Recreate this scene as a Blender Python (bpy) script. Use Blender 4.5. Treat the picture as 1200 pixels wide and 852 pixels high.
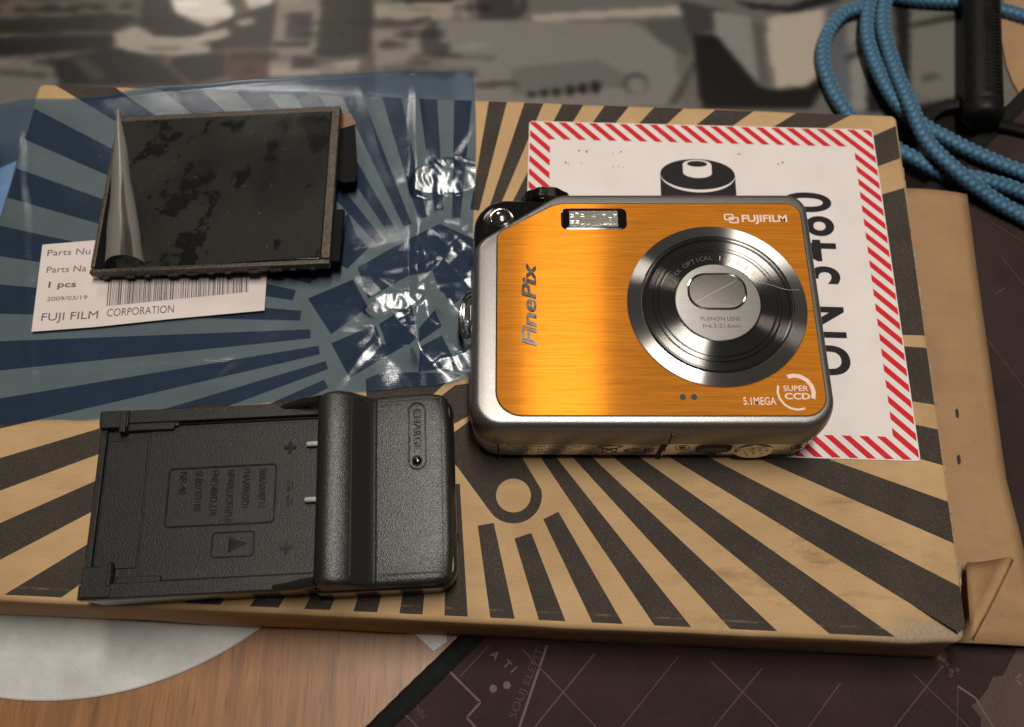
import bpy, bmesh, math, random
import numpy as np
from mathutils import Vector, Matrix, noise
from mathutils.geometry import tessellate_polygon

random.seed(7)
sc = bpy.context.scene
for o in list(bpy.data.objects):
    bpy.data.objects.remove(o)
C = sc.collection

# ------------------------------------------------------------------ camera
HB = 0.025                                   # height of the cardboard box (m)
FPX, TILT, CAMZ = 1120.0, math.radians(66.5), HB + 0.2285
cd = bpy.data.cameras.new('camera')
cam = bpy.data.objects.new('camera', cd)
C.objects.link(cam)
cam.location = (0, 0, CAMZ)
cam.rotation_euler = (math.radians(90) - TILT, 0, 0)
cd.sensor_width = 36
cd.lens = FPX / 1200 * 36
cd.clip_start, cd.clip_end = 0.005, 50
cd.dof.use_dof = True
cd.dof.focus_distance = 0.235
cd.dof.aperture_fstop = 13
sc.camera = cam

# ------------------------------------------------------------------ world and lamps
w = bpy.data.worlds.new('World')
sc.world = w
w.use_nodes = True
w.node_tree.nodes['Background'].inputs[0].default_value = (1.0, 0.86, 0.74, 1)
w.node_tree.nodes['Background'].inputs[1].default_value = 0.028


def area_lamp(name, loc, target, sx, sy, watts, col, roll=0.0):
    l = bpy.data.lights.new(name, 'AREA')
    l.shape, l.size, l.size_y, l.energy, l.color = 'RECTANGLE', sx, sy, watts, col
    o = bpy.data.objects.new(name, l)
    C.objects.link(o)
    o.location = loc
    d = (Vector(target or (0, 0, 0)) - Vector(loc)).normalized()
    o.rotation_euler = (0, 0, 0) if target is None else d.to_track_quat('-Z', 'Y').to_euler()
    return o


area_lamp('ceiling_lamp', (0.054, 0.17, 0.80), None, 0.078, 0.36, 6.1, (1.0, 0.925, 0.83))
area_lamp('fill_lamp', (-0.38, 1.0, 0.80), (0.0, 0.10, 0.03), 0.25, 0.25, 2.2, (1.0, 0.90, 0.80))  # weak unseen fill added from the far left, not a fixture of the room

sc.view_settings.view_transform = 'Standard'
sc.view_settings.look = 'None'
sc.view_settings.gamma = 1
sc.view_settings.exposure = 0.05
sc.render.engine = 'CYCLES'
sc.cycles.use_denoising = True
sc.cycles.max_bounces = 10
sc.cycles.transparent_max_bounces = 16
sc.cycles.caustics_reflective = False
sc.cycles.caustics_refractive = False

# ------------------------------------------------------------------ helpers
_st, _ct = math.sin(TILT), math.cos(TILT)


def at(px, py, z=0.0):
    """measured photo point -> metres on the horizontal plane at height z"""
    dx, k = px - 600.0, py - 426.0
    dy = _ct * FPX - _st * k
    dz = -_st * FPX - _ct * k
    t = (z - CAMZ) / dz
    return (dx * t, dy * t)


def ats(pts, z=0.0):
    return [at(x, y, z) for x, y in pts]


def lin(c):
    return tuple(((v / 255) / 12.92 if v / 255 <= 0.04045 else ((v / 255 + 0.055) / 1.055) ** 2.4) for v in c)


class MB:
    def __init__(s):
        s.v, s.f = [], []

    def add(s, vs, fs):
        b = len(s.v)
        s.v += [tuple(p) for p in vs]
        s.f += [tuple(i + b for i in f) for f in fs]
        return s

    def box(s, c, d):
        x, y, z = (q / 2 for q in d)
        vs = [(c[0] + i * x, c[1] + j * y, c[2] + k * z) for i in (-1, 1) for j in (-1, 1) for k in (-1, 1)]
        return s.add(vs, [(0, 1, 3, 2), (4, 6, 7, 5), (0, 4, 5, 1), (2, 3, 7, 6), (0, 2, 6, 4), (1, 5, 7, 3)])

    def loft(s, rings, bot=True, top=True, closed=True):
        n = len(rings[0])
        vs = [p for r in rings for p in r]
        fs = []
        for i in range(len(rings) - 1):
            for j in range(n if closed else n - 1):
                k = (j + 1) % n
                fs.append((i * n + j, i * n + k, (i + 1) * n + k, (i + 1) * n + j))
        if bot:
            fs.append(tuple(reversed(range(n))))
        if top:
            fs.append(tuple(range((len(rings) - 1) * n, len(rings) * n)))
        return s.add(vs, fs)

    def lathe(s, prof, n=64, c=(0, 0, 0), cap=True):
        rings = [[(c[0] + r * math.cos(2 * math.pi * j / n), c[1] + r * math.sin(2 * math.pi * j / n), c[2] + z)
                  for j in range(n)] for r, z in prof]
        return s.loft(rings, cap, cap)

    def prism(s, poly, z0, z1):
        return s.loft([[(x, y, z0) for x, y in poly], [(x, y, z1) for x, y in poly]])

    def flat(s, poly, z, holes=()):
        loops = [[Vector((x, y, 0)) for x, y in poly]] + [[Vector((x, y, 0)) for x, y in h] for h in holes]
        tr = tessellate_polygon(loops)
        vs = [(p.x, p.y, z) for l in loops for p in l]
        fs = []
        for t in tr:
            a, b, c = (vs[i] for i in t)
            cr = (b[0] - a[0]) * (c[1] - a[1]) - (b[1] - a[1]) * (c[0] - a[0])
            fs.append(tuple(t) if cr > 0 else tuple(reversed(t)))
        return s.add(vs, fs)

    def tube(s, pts, r, n=12, cap=True):
        pts = [Vector(p) for p in pts]
        rings = []
        up = Vector((0, 0, 1))
        for i, p in enumerate(pts):
            t = (pts[min(i + 1, len(pts) - 1)] - pts[max(i - 1, 0)]).normalized()
            a = up - t * up.dot(t)
            if a.length < 1e-4:
                a = Vector((1, 0, 0)) - t * t.x
            a.normalize()
            b = t.cross(a)
            rr = r[i] if isinstance(r, (list, tuple)) else r
            rings.append([tuple(p + (a * math.cos(q) + b * math.sin(q)) * rr) for q in
                          [2 * math.pi * j / n for j in range(n)]])
        return s.loft(rings, cap, cap)

    def ribbon(s, pts, wd, z):
        for (x0, y0), (x1, y1) in zip(pts[:-1], pts[1:]):
            d = Vector((x1 - x0, y1 - y0))
            L = d.length
            if L < 1e-9:
                continue
            d /= L
            nx, ny = -d.y * wd / 2, d.x * wd / 2
            s.add([(x0 - nx, y0 - ny, z), (x1 - nx, y1 - ny, z), (x1 + nx, y1 + ny, z), (x0 + nx, y0 + ny, z)],
                  [(0, 1, 2, 3)])
        return s

    def build(s, name, mat, parent=None, loc=(0, 0, 0), rot=(0, 0, 0), smooth=True, ang=32, bevel=None, seg=2,
              scale=0.001):
        me = bpy.data.meshes.new(name)
        me.from_pydata([(x * scale, y * scale, z * scale) for x, y, z in s.v], [], s.f)
        me.update()
        if smooth:
            me.polygons.foreach_set('use_smooth', [True] * len(me.polygons))
            me.set_sharp_from_angle(angle=math.radians(ang))
        me.materials.append(mat)
        o = bpy.data.objects.new(name, me)
        C.objects.link(o)
        o.parent = parent
        o.location = [q * scale for q in loc]
        o.rotation_euler = rot
        if bevel:
            m = o.modifiers.new('bevel', 'BEVEL')
            m.width, m.segments, m.limit_method, m.angle_limit = bevel * 0.001, seg, 'ANGLE', math.radians(35)
            m.harden_normals = False
        return o


def rpoly(verts, radii, inset=0.0, seg=8):
    """rounded convex polygon (ccw), moved inwards by inset"""
    n = len(verts)
    V = [Vector(v) for v in verts]
    L = []
    for i in range(n):
        d = (V[(i + 1) % n] - V[i]).normalized()
        nn = Vector((-d.y, d.x))
        L.append((V[i] + nn * inset, d))
    P = []
    for i in range(n):
        p, d = L[i - 1]
        q, e = L[i]
        cr = d.x * e.y - d.y * e.x
        t = ((q - p).x * e.y - (q - p).y * e.x) / cr
        P.append(p + d * t)
    out = []
    for i in range(n):
        d, e = L[i - 1][1], L[i][1]
        r = max(radii[i] - inset, 0.05)
        turn = math.acos(max(-1, min(1, d.dot(e))))
        t = r * math.tan(turn / 2)
        a = P[i] - d * t
        cen = a + Vector((-d.y, d.x)) * r
        a0 = math.atan2(a.y - cen.y, a.x - cen.x)
        for k in range(seg + 1):
            g = a0 + turn * k / seg
            out.append((cen.x + r * math.cos(g), cen.y + r * math.sin(g)))
    return out


def rrect(x0, y0, x1, y1, r, inset=0.0, seg=6):
    return rpoly([(x0, y0), (x1, y0), (x1, y1), (x0, y1)], [r] * 4, inset, seg)


def circ(cx, cy, r, n=40, a0=0, a1=360):
    k = n if abs(a1 - a0) >= 360 else n + 1
    return [(cx + r * math.cos(math.radians(a0 + (a1 - a0) * i / n)), cy + r * math.sin(math.radians(a0 + (a1 - a0) * i / n)))
            for i in range(k)]


def clip(poly, a, b, c):
    """keep a*x+b*y<=c"""
    out = []
    for i in range(len(poly)):
        p, q = poly[i], poly[(i + 1) % len(poly)]
        fp, fq = a * p[0] + b * p[1] - c, a * q[0] + b * q[1] - c
        if fp <= 0:
            out.append(p)
        if fp * fq < 0:
            t = fp / (fp - fq)
            out.append((p[0] + (q[0] - p[0]) * t, p[1] + (q[1] - p[1]) * t))
    return out


def clip_rect(poly, x0, y0, x1, y1):
    for a, b, c in ((-1, 0, -x0), (1, 0, x1), (0, -1, -y0), (0, 1, y1)):
        if len(poly) < 3:
            return []
        poly = clip(poly, a, b, c)
    return poly if len(poly) >= 3 else []


def empty(name, loc, rz=0.0, label=None, cat=None, group=None):
    o = bpy.data.objects.new(name, None)
    o.empty_display_size = 0.01
    C.objects.link(o)
    o.location = loc
    o.rotation_euler = (0, 0, rz)
    tag(o, label, cat, group)
    return o


def tag(o, label=None, cat=None, group=None, kind=None):
    for k, v in (('label', label), ('category', cat), ('group', group), ('kind', kind)):
        if v:
            o[k] = v
    return o


def text(name, s, height, mat, parent, loc, rot=(0, 0, 0), sx=1.0, shear=0.0, bold=0.0, extrude=0.0, align='CENTER',
         space=1.0, width=None):
    """raised or printed lettering: height is the capital height in mm; width (mm) fixes the length"""
    cu = bpy.data.curves.new(name, 'FONT')
    cu.body, cu.size, cu.align_x, cu.align_y = s, 1.0, align, 'CENTER'
    cu.shear, cu.offset, cu.resolution_u, cu.space_character = shear, bold, (8 if height > 5 else 3), space
    t = bpy.data.objects.new('tmp_text', cu)
    C.objects.link(t)
    me = bpy.data.meshes.new_from_object(t.evaluated_get(bpy.context.evaluated_depsgraph_get()))
    bpy.data.objects.remove(t)
    bpy.data.curves.remove(cu)
    co = np.empty(len(me.vertices) * 3)
    me.vertices.foreach_get('co', co)
    co = co.reshape(-1, 3)
    k = height / 0.70
    co[:, 1] *= k
    if width:
        co[:, 0] *= width / max(1e-6, co[:, 0].max() - co[:, 0].min())
    else:
        co[:, 0] *= k * sx
    b = MB()
    fs = [tuple(p.vertices) for p in me.polygons]
    bpy.data.meshes.remove(me)
    if extrude > 0:
        n = len(co)
        cnt = {}
        for f in fs:
            for i in range(len(f)):
                e = (f[i], f[(i + 1) % len(f)])
                cnt[e] = 1
        side = [(a, bb) for (a, bb) in cnt if (bb, a) not in cnt]
        vs = [(x, y, extrude) for x, y, _ in co] + [(x, y, 0) for x, y, _ in co]
        ff = list(fs) + [(bb, a, a + n, bb + n) for a, bb in side]
        b.add(vs, ff)
    else:
        b.add([(x, y, 0) for x, y, _ in co], fs)
    return b.build(name, mat, parent, loc, rot, smooth=False)


# ------------------------------------------------------------------ materials
def new_mat(name):
    m = bpy.data.materials.new(name)
    m.use_nodes = True
    nt = m.node_tree
    return m, nt, nt.nodes['Principled BSDF']


def N(nt, typ, **kw):
    n = nt.nodes.new(typ)
    for k, v in kw.items():
        setattr(n, k, v)
    return n


def tex(nt, kind='Object', scale=(1, 1, 1), rotz=0.0):
    tc = N(nt, 'ShaderNodeTexCoord')
    mp = N(nt, 'ShaderNodeMapping')
    mp.inputs['Scale'].default_value = scale
    mp.inputs['Rotation'].default_value = (0, 0, rotz)
    nt.links.new(tc.outputs[kind], mp.inputs['Vector'])
    return mp.outputs['Vector']


def noise_n(nt, vec, scale, detail=3, rough=0.5, dist=0.0):
    n = N(nt, 'ShaderNodeTexNoise')
    n.inputs['Scale'].default_value = scale
    n.inputs['Detail'].default_value = detail
    n.inputs['Roughness'].default_value = rough
    n.inputs['Distortion'].default_value = dist
    nt.links.new(vec, n.inputs['Vector'])
    return n.outputs['Fac']


def ramp(nt, fac, stops):
    r = N(nt, 'ShaderNodeValToRGB')
    e = r.color_ramp.elements
    while len(e) < len(stops):
        e.new(0.5)
    for i, (p, c) in enumerate(stops):
        e[i].position = p
        e[i].color = (c, c, c, 1) if isinstance(c, (int, float)) else (*c, 1)
    nt.links.new(fac, r.inputs['Fac'])
    return r.outputs['Color']


def mix(nt, fac, a, b, mode='MIX'):
    m = N(nt, 'ShaderNodeMix', data_type='RGBA', blend_type=mode)
    for sock, v in ((m.inputs[0], fac), (m.inputs[6], a), (m.inputs[7], b)):
        if isinstance(v, bpy.types.NodeSocket):
            nt.links.new(v, sock)
        elif isinstance(v, (int, float)):
            sock.default_value = v
        else:
            sock.default_value = (*v, 1)
    return m.outputs[2]


def bump(nt, bs, h, strength, dist):
    b = N(nt, 'ShaderNodeBump')
    b.inputs['Strength'].default_value = strength
    b.inputs['Distance'].default_value = dist
    nt.links.new(h, b.inputs['Height'])
    nt.links.new(b.outputs['Normal'], bs.inputs['Normal'])
    return b


def simple(name, col, rough=0.5, metal=0.0, var=0.0, vscale=400, bstr=0.0, bscale=3000, bdist=0.0002, spec=0.5):
    m, nt, bs = new_mat(name)
    bs.inputs['Roughness'].default_value = rough
    bs.inputs['Metallic'].default_value = metal
    bs.inputs['Specular IOR Level'].default_value = spec
    v = tex(nt)
    if var > 0:
        f = noise_n(nt, v, vscale, 5, 0.65)
        c = ramp(nt, f, [(0.25, tuple(q * (1 - var) for q in col)), (0.75, tuple(min(1, q * (1 + var)) for q in col))])
        nt.links.new(c, bs.inputs['Base Color'])
        rr = ramp(nt, f, [(0.2, max(0.02, rough - 0.08)), (0.8, min(1, rough + 0.1))])
        nt.links.new(rr, bs.inputs['Roughness'])
    else:
        bs.inputs['Base Color'].default_value = (*col, 1)
    if bstr > 0:
        bump(nt, bs, noise_n(nt, v, bscale, 3, 0.6), bstr, bdist)
    return m


M = {}


def mk_kraft(name, c1, c2, smudge=True):
    m, nt, bs = new_mat(name)
    v = tex(nt)
    vs = tex(nt, scale=(1, 9, 1))
    f1 = noise_n(nt, v, 55, 6, 0.6)
    f2 = noise_n(nt, vs, 260, 5, 0.7)
    f3 = noise_n(nt, v, 2600, 2, 0.5)
    c = mix(nt, ramp(nt, f1, [(0.3, 0.0), (0.7, 1.0)]), c1, c2)
    c = mix(nt, ramp(nt, noise_n(nt, tex(nt, scale=(1, 2.2, 1)), 26, 8, 0.7, 0.6), [(0.5, 0.0), (0.75, 0.45)]), c, tuple(q * 0.6 for q in c1))
    c = mix(nt, ramp(nt, f2, [(0.35, 0.0), (0.7, 0.28)]), c, tuple(q * 0.72 for q in c1))
    c = mix(nt, ramp(nt, f3, [(0.4, 0.0), (0.75, 0.22)]), c, tuple(min(1, q * 1.35) for q in c2))
    if smudge:
        # rubbed-on dirt with its own shape near one corner of the lid
        f4 = noise_n(nt, tex(nt, scale=(1, 3.2, 1)), 48, 7, 0.72, 0.4)
        g = N(nt, 'ShaderNodeVectorMath', operation='DISTANCE')
        nt.links.new(tex(nt), g.inputs[0])
        g.inputs[1].default_value = (0.088, -0.052, HB)
        dm = ramp(nt, g.outputs['Value'], [(0.0, 1.0), (0.045, 0.0)])
        sm = mix(nt, dm, (0, 0, 0), ramp(nt, f4, [(0.52, 0.0), (0.68, 0.75)]))
        c = mix(nt, sm, c, (0.10, 0.062, 0.03))
    if smudge:
        # torn outer ply at the crushed corner: bare grey fibres
        sep = N(nt, 'ShaderNodeMapping')
        sep.inputs['Scale'].default_value = (0.30, 1, 0.4)
        tco = N(nt, 'ShaderNodeTexCoord')
        nt.links.new(tco.outputs['Object'], sep.inputs['Vector'])
        g2 = N(nt, 'ShaderNodeVectorMath', operation='DISTANCE')
        nt.links.new(sep.outputs[0], g2.inputs[0])
        g2.inputs[1].default_value = (0.118 * 0.30, -0.0765, HB * 0.4)
        f6 = noise_n(nt, tex(nt), 420, 6, 0.75)
        ed_m = N(nt, 'ShaderNodeMath', operation='MULTIPLY_ADD')
        nt.links.new(f6, ed_m.inputs[0])
        ed_m.inputs[1].default_value = -0.006
        nt.links.new(g2.outputs['Value'], ed_m.inputs[2])
        tm = ramp(nt, ed_m.outputs[0], [(0.0004, 0.85), (0.0012, 0.0)])
        c = mix(nt, tm, c, mix(nt, noise_n(nt, tex(nt), 1500, 3, 0.7), (0.10, 0.075, 0.05), (0.50, 0.40, 0.28)))
    nt.links.new(c, bs.inputs['Base Color'])
    bs.inputs['Roughness'].default_value = 0.72
    bs.inputs['Specular IOR Level'].default_value = 0.3
    wv = N(nt, 'ShaderNodeTexWave', wave_type='BANDS', bands_direction='Y')
    wv.inputs['Scale'].default_value = 52
    wv.inputs['Distortion'].default_value = 1.2
    nt.links.new(tex(nt), wv.inputs['Vector'])
    h = mix(nt, 0.25, noise_n(nt, v, 1500, 4, 0.6), wv.outputs['Color'])
    bump(nt, bs, h, 0.18 if smudge else 0.4, 0.0003)
    return m


M['kraft'] = mk_kraft('kraft_cardboard', (0.37, 0.235, 0.112), (0.46, 0.305, 0.155))
M['kraft_in'] = mk_kraft('kraft_inside', (0.28, 0.165, 0.082), (0.35, 0.21, 0.11), False)
M['torn'] = simple('torn_paper_fibres', (0.34, 0.26, 0.18), 0.9, 0, 0.35, 900, 0.6, 1800, 0.0004, 0.1)


def mk_ink():
    m, nt, bs = new_mat('printed_dark_ink')
    v = tex(nt)
    f = noise_n(nt, v, 3000, 3, 0.7)
    f2 = noise_n(nt, v, 90, 5, 0.65)
    sp = mix(nt, 1.0, ramp(nt, f, [(0.5, 0.0), (0.7, 0.34)]), ramp(nt, f2, [(0.3, 0.35), (0.65, 1.0)]), 'MULTIPLY')
    c = mix(nt, f2, (0.030, 0.025, 0.021), (0.046, 0.039, 0.033))
    c = mix(nt, sp, c, (0.24, 0.18, 0.12))
    f5 = noise_n(nt, tex(nt, scale=(1, 4, 1)), 130, 6, 0.75)
    c = mix(nt, ramp(nt, f5, [(0.66, 0.0), (0.78, 0.5)]), c, (0.19, 0.13, 0.075))
    sx_ = N(nt, 'ShaderNodeSeparateXYZ')
    nt.links.new(tex(nt), sx_.inputs[0])
    ab = N(nt, 'ShaderNodeMath', operation='COMPARE')
    nt.links.new(sx_.outputs['Y'], ab.inputs[0])
    ab.inputs[1].default_value = -0.0738
    ab.inputs[2].default_value = 0.00022
    rub = mix(nt, 1.0, ab.outputs[0], ramp(nt, noise_n(nt, tex(nt), 160, 5, 0.7), [(0.45, 0.0), (0.62, 0.4)]), 'MULTIPLY')
    c = mix(nt, rub, c, (0.22, 0.16, 0.10))
    nt.links.new(c, bs.inputs['Base Color'])
    bs.inputs['Roughness'].default_value = 0.8
    bs.inputs['Specular IOR Level'].default_value = 0.12
    bump(nt, bs, noise_n(nt, v, 2200, 3, 0.6), 0.25, 0.0002)
    return m


M['ink'] = mk_ink()


def mk_paper(name, col, rough, glossy=0.35):
    m, nt, bs = new_mat(name)
    v = tex(nt)
    f = noise_n(nt, v, 70, 6, 0.6)
    c = ramp(nt, f, [(0.3, tuple(q * 0.9 for q in col)), (0.7, col)])
    f2 = noise_n(nt, tex(nt, scale=(1, 2.5, 1)), 150, 6, 0.7)
    c = mix(nt, ramp(nt, f2, [(0.67, 0.0), (0.76, 0.3)]), c, tuple(q * 0.6 for q in col))
    nt.links.new(c, bs.inputs['Base Color'])
    bs.inputs['Roughness'].default_value = rough
    bs.inputs['Specular IOR Level'].default_value = glossy
    h = noise_n(nt, tex(nt, scale=(1, 3.0, 1), rotz=0.5), 60, 5, 0.6, 0.5)
    bump(nt, bs, h, 0.30, 0.0006)
    return m


M['label_paper'] = mk_paper('label_paper', (0.66, 0.61, 0.585), 0.45)
M['part_paper'] = mk_paper('thermal_paper', (0.62, 0.545, 0.52), 0.6, 0.2)
M['red'] = simple('red_print', (0.50, 0.018, 0.024), 0.6, 0, 0.12, 600, spec=0.12)
M['black_print'] = simple('black_print', (0.013, 0.012, 0.014), 0.6, 0, 0.2, 600, spec=0.15)
M['grey_print'] = simple('grey_thermal_print', (0.085, 0.075, 0.075), 0.6, 0, 0.45, 3500)


def mk_wood():
    m, nt, bs = new_mat('oak_laminate')
    vs = tex(nt, scale=(1, 0.06, 1))
    f = noise_n(nt, vs, 420, 6, 0.7, 0.15)
    f2 = noise_n(nt, tex(nt, scale=(1, 0.05, 1)), 1500, 4, 0.7)
    f3 = noise_n(nt, tex(nt), 18, 3, 0.5)
    c = ramp(nt, f, [(0.3, (0.15, 0.068, 0.026)), (0.5, (0.27, 0.125, 0.048)), (0.72, (0.37, 0.185, 0.076))])
    c = mix(nt, ramp(nt, f2, [(0.55, 0.0), (0.66, 0.75)]), c, (0.10, 0.045, 0.018))
    c = mix(nt, mix(nt, 0.3, (0, 0, 0), f3), c, (0.20, 0.095, 0.045))
    nt.links.new(c, bs.inputs['Base Color'])
    bs.inputs['Roughness'].default_value = 0.42
    bump(nt, bs, f2, 0.12, 0.0002)
    return m


M['wood'] = mk_wood()


def mk_disc():
    m, nt, bs = new_mat('worn_white_lacquer')
    v = tex(nt)
    f = noise_n(nt, v, 60, 6, 0.7)
    f2 = noise_n(nt, v, 900, 4, 0.7)
    c = ramp(nt, f, [(0.3, (0.42, 0.43, 0.425)), (0.7, (0.60, 0.605, 0.59))])
    c = mix(nt, ramp(nt, f2, [(0.62, 0.0), (0.75, 0.5)]), c, (0.30, 0.29, 0.26))
    nt.links.new(c, bs.inputs['Base Color'])
    r = ramp(nt, f2, [(0.3, 0.25), (0.7, 0.6)])
    nt.links.new(r, bs.inputs['Roughness'])
    bump(nt, bs, f2, 0.2, 0.0003)
    return m


M['disc'] = mk_disc()


def mk_mat_cloth(name, col):
    m, nt, bs = new_mat(name)
    v = tex(nt)
    f = noise_n(nt, v, 40, 5, 0.6)
    f2 = noise_n(nt, v, 2500, 3, 0.6)
    c = ramp(nt, f, [(0.3, tuple(q * 0.75 for q in col)), (0.7, tuple(q * 1.2 for q in col))])
    c = mix(nt, ramp(nt, f2, [(0.5, 0.0), (0.8, 0.5)]), c, tuple(q * 2.0 for q in col))
    nt.links.new(c, bs.inputs['Base Color'])
    bs.inputs['Roughness'].default_value = 0.88
    bs.inputs['Specular IOR Level'].default_value = 0.2
    bump(nt, bs, f2, 0.5, 0.0002)
    return m


M['mat'] = mk_mat_cloth('brown_cloth', (0.030, 0.0175, 0.0172))
M['mat_edge'] = mk_mat_cloth('black_stitching', (0.008, 0.0075, 0.007))
M['mat_line'] = mk_mat_cloth('pale_map_ink', (0.13, 0.088, 0.080))
M['mat_line2'] = mk_mat_cloth('dim_map_ink', (0.078, 0.049, 0.045))


def mk_vcol(name, rough):
    m, nt, bs = new_mat(name)
    a = N(nt, 'ShaderNodeVertexColor', layer_name='print')
    v = tex(nt)
    f = noise_n(nt, v, 1800, 3, 0.6)
    c = mix(nt, 0.22, a.outputs['Color'], ramp(nt, f, [(0.3, 0.75), (0.7, 1.0)]), 'MULTIPLY')
    nt.links.new(c, bs.inputs['Base Color'])
    bs.inputs['Roughness'].default_value = rough
    bs.inputs['Specular IOR Level'].default_value = 0.3
    bump(nt, bs, f, 0.2, 0.0002)
    return m


M['poster'] = mk_vcol('printed_poster', 0.36)


def mk_silver():
    m, nt, bs = new_mat('satin_silver_paint')
    v = tex(nt)
    f = noise_n(nt, v, 5200, 2, 0.6)
    c = ramp(nt, f, [(0.36, (0.165, 0.159, 0.15)), (0.5, (0.23, 0.222, 0.21)), (0.66, (0.38, 0.367, 0.348))])
    nt.links.new(c, bs.inputs['Base Color'])
    bs.inputs['Metallic'].default_value = 0.85
    bs.inputs['Roughness'].default_value = 0.38
    bump(nt, bs, f, 0.22, 0.0001)
    return m


M['silver'] = mk_silver()
M['chrome'] = simple('bright_metal_trim', (0.74, 0.71, 0.65), 0.27, 1.0, 0.10, 500, 0.10, 700, 0.0002)
M['chrome_dark'] = simple('dark_nickel', (0.12, 0.115, 0.11), 0.22, 1.0, 0.15, 900)
M['steel'] = simple('polished_steel', (0.62, 0.60, 0.57), 0.12, 1.0)
M['engraved'] = simple('engraved_dark_fill', (0.055, 0.047, 0.036), 0.5, 0.4, 0.4, 3000)
M['gloss_black'] = simple('gloss_black_plastic', (0.006, 0.006, 0.006), 0.10, 0, 0.1, 300, 0.03, 500, 0.0002)
M['hole'] = simple('dark_opening', (0.004, 0.004, 0.004), 0.6)
M['pale_edge'] = simple('bare_metal_edge', (0.42, 0.40, 0.37), 0.4, 0.2)
M['pink_white'] = simple('pale_pink_print', (0.66, 0.49, 0.42), 0.45, 0, 0.15, 4000)


def aniso(name, col, rough, an, radial, metal, streak, bs_str):
    m, nt, bs = new_mat(name)
    bs.inputs['Specular IOR Level'].default_value = 0.1
    bs.inputs['Roughness'].default_value = 0.6
    gl = N(nt, 'ShaderNodeBsdfAnisotropic', distribution='GGX')
    gl.inputs['Roughness'].default_value = rough
    gl.inputs['Anisotropy'].default_value = -an
    mx = N(nt, 'ShaderNodeMixShader')
    mx.inputs[0].default_value = metal
    nt.links.new(bs.outputs[0], mx.inputs[1])
    nt.links.new(gl.outputs[0], mx.inputs[2])
    nt.links.new(mx.outputs[0], nt.nodes['Material Output'].inputs['Surface'])
    tc = N(nt, 'ShaderNodeTexCoord')
    vt = N(nt, 'ShaderNodeVectorTransform', vector_type='VECTOR', convert_from='OBJECT', convert_to='WORLD')
    if radial:
        mul = N(nt, 'ShaderNodeVectorMath', operation='MULTIPLY')
        mul.inputs[1].default_value = (1, 1, 0)
        nt.links.new(tc.outputs['Object'], mul.inputs[0])
        nrm = N(nt, 'ShaderNodeVectorMath', operation='NORMALIZE')
        nt.links.new(mul.outputs[0], nrm.inputs[0])
        nt.links.new(nrm.outputs[0], vt.inputs[0])
        ln = N(nt, 'ShaderNodeVectorMath', operation='LENGTH')
        nt.links.new(mul.outputs[0], ln.inputs[0])
        cx = N(nt, 'ShaderNodeCombineXYZ')
        nt.links.new(ln.outputs['Value'], cx.inputs[0])
        f = noise_n(nt, cx.outputs[0], 9000, 3, 0.7)
    else:
        vt.inputs[0].default_value = (0, 1, 0)
        f0 = noise_n(nt, tex(nt, scale=(0.008, 1, 1)), 9000, 3, 0.8)
        f1 = noise_n(nt, tex(nt, scale=(0.02, 1, 1)), 4200, 3, 0.75)
        f = mix(nt, 0.5, f0, f1)
    nt.links.new(vt.outputs[0], gl.inputs['Tangent'])
    c = ramp(nt, f, [(0.36, tuple(q * (1 - streak) for q in col)), (0.62, tuple(min(1, q * (1 + streak)) for q in col))])
    nt.links.new(c, bs.inputs['Base Color'])
    nt.links.new(c, gl.inputs['Color'])
    if bs_str:
        nb = bump(nt, bs, f, bs_str, 0.00004)
        nt.links.new(nb.outputs[0], gl.inputs['Normal'])
    return m


M['orange'] = aniso('brushed_orange_aluminium', (0.42, 0.142, 0.0075), 0.23, 0.80, False, 0.115, 0.36, 0.0)
M['spun'] = aniso('spun_metal', (0.50, 0.485, 0.465), 0.28, 0.80, True, 0.96, 0.12, 0.0)
M['spun_dark'] = aniso('dark_spun_metal', (0.21, 0.204, 0.195), 0.27, 0.80, True, 0.96, 0.15, 0.0)
M['disc_metal'] = aniso('brushed_nickel', (0.36, 0.345, 0.325), 0.34, 0.5, False, 0.8, 0.12, 0.08)


def mk_sand():
    m, nt, bs = new_mat('sandblasted_metal')
    f = noise_n(nt, tex(nt), 7000, 2, 0.6)
    nt.links.new(ramp(nt, f, [(0.35, (0.085, 0.08, 0.072)), (0.7, (0.19, 0.18, 0.168))]), bs.inputs['Base Color'])
    bs.inputs['Metallic'].default_value = 0.8
    bs.inputs['Roughness'].default_value = 0.5
    bump(nt, bs, f, 0.25, 0.00006)
    return m


M['sand'] = mk_sand()


def mk_black_tex(name, b, sp):
    m, nt, bs = new_mat(name)
    v = tex(nt)
    f = noise_n(nt, v, 4000, 1, 0.5)
    f2 = noise_n(nt, v, 35, 4, 0.6)
    c = mix(nt, f2, (0.009, 0.0088, 0.008), (0.014, 0.0135, 0.012))
    nt.links.new(c, bs.inputs['Base Color'])
    bs.inputs['Roughness'].default_value = 0.40
    bs.inputs['Specular IOR Level'].default_value = sp
    bump(nt, bs, f, b, 0.0003)
    return m


M['black_tex'] = mk_black_tex('textured_black_plastic', 0.42, 0.75)
M['black_fine'] = mk_black_tex('fine_black_plastic', 0.36, 0.28)
M['black_smooth'] = simple('smooth_black_plastic', (0.012, 0.0115, 0.011), 0.22, 0, 0.15, 300, 0.05, 600, 0.0002)
M['black_rubber'] = simple('black_rubber', (0.006, 0.006, 0.0055), 0.5, 0, 0.3, 300, 0.2, 900, 0.0003, 0.2)


def mk_flash():
    m, nt, bs = new_mat('flash_prism')
    bs.inputs['Base Color'].default_value = (0.85, 0.84, 0.80, 1)
    bs.inputs['Roughness'].default_value = 0.2
    bs.inputs['Metallic'].default_value = 0.45
    return m


M['flash'] = mk_flash()


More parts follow.
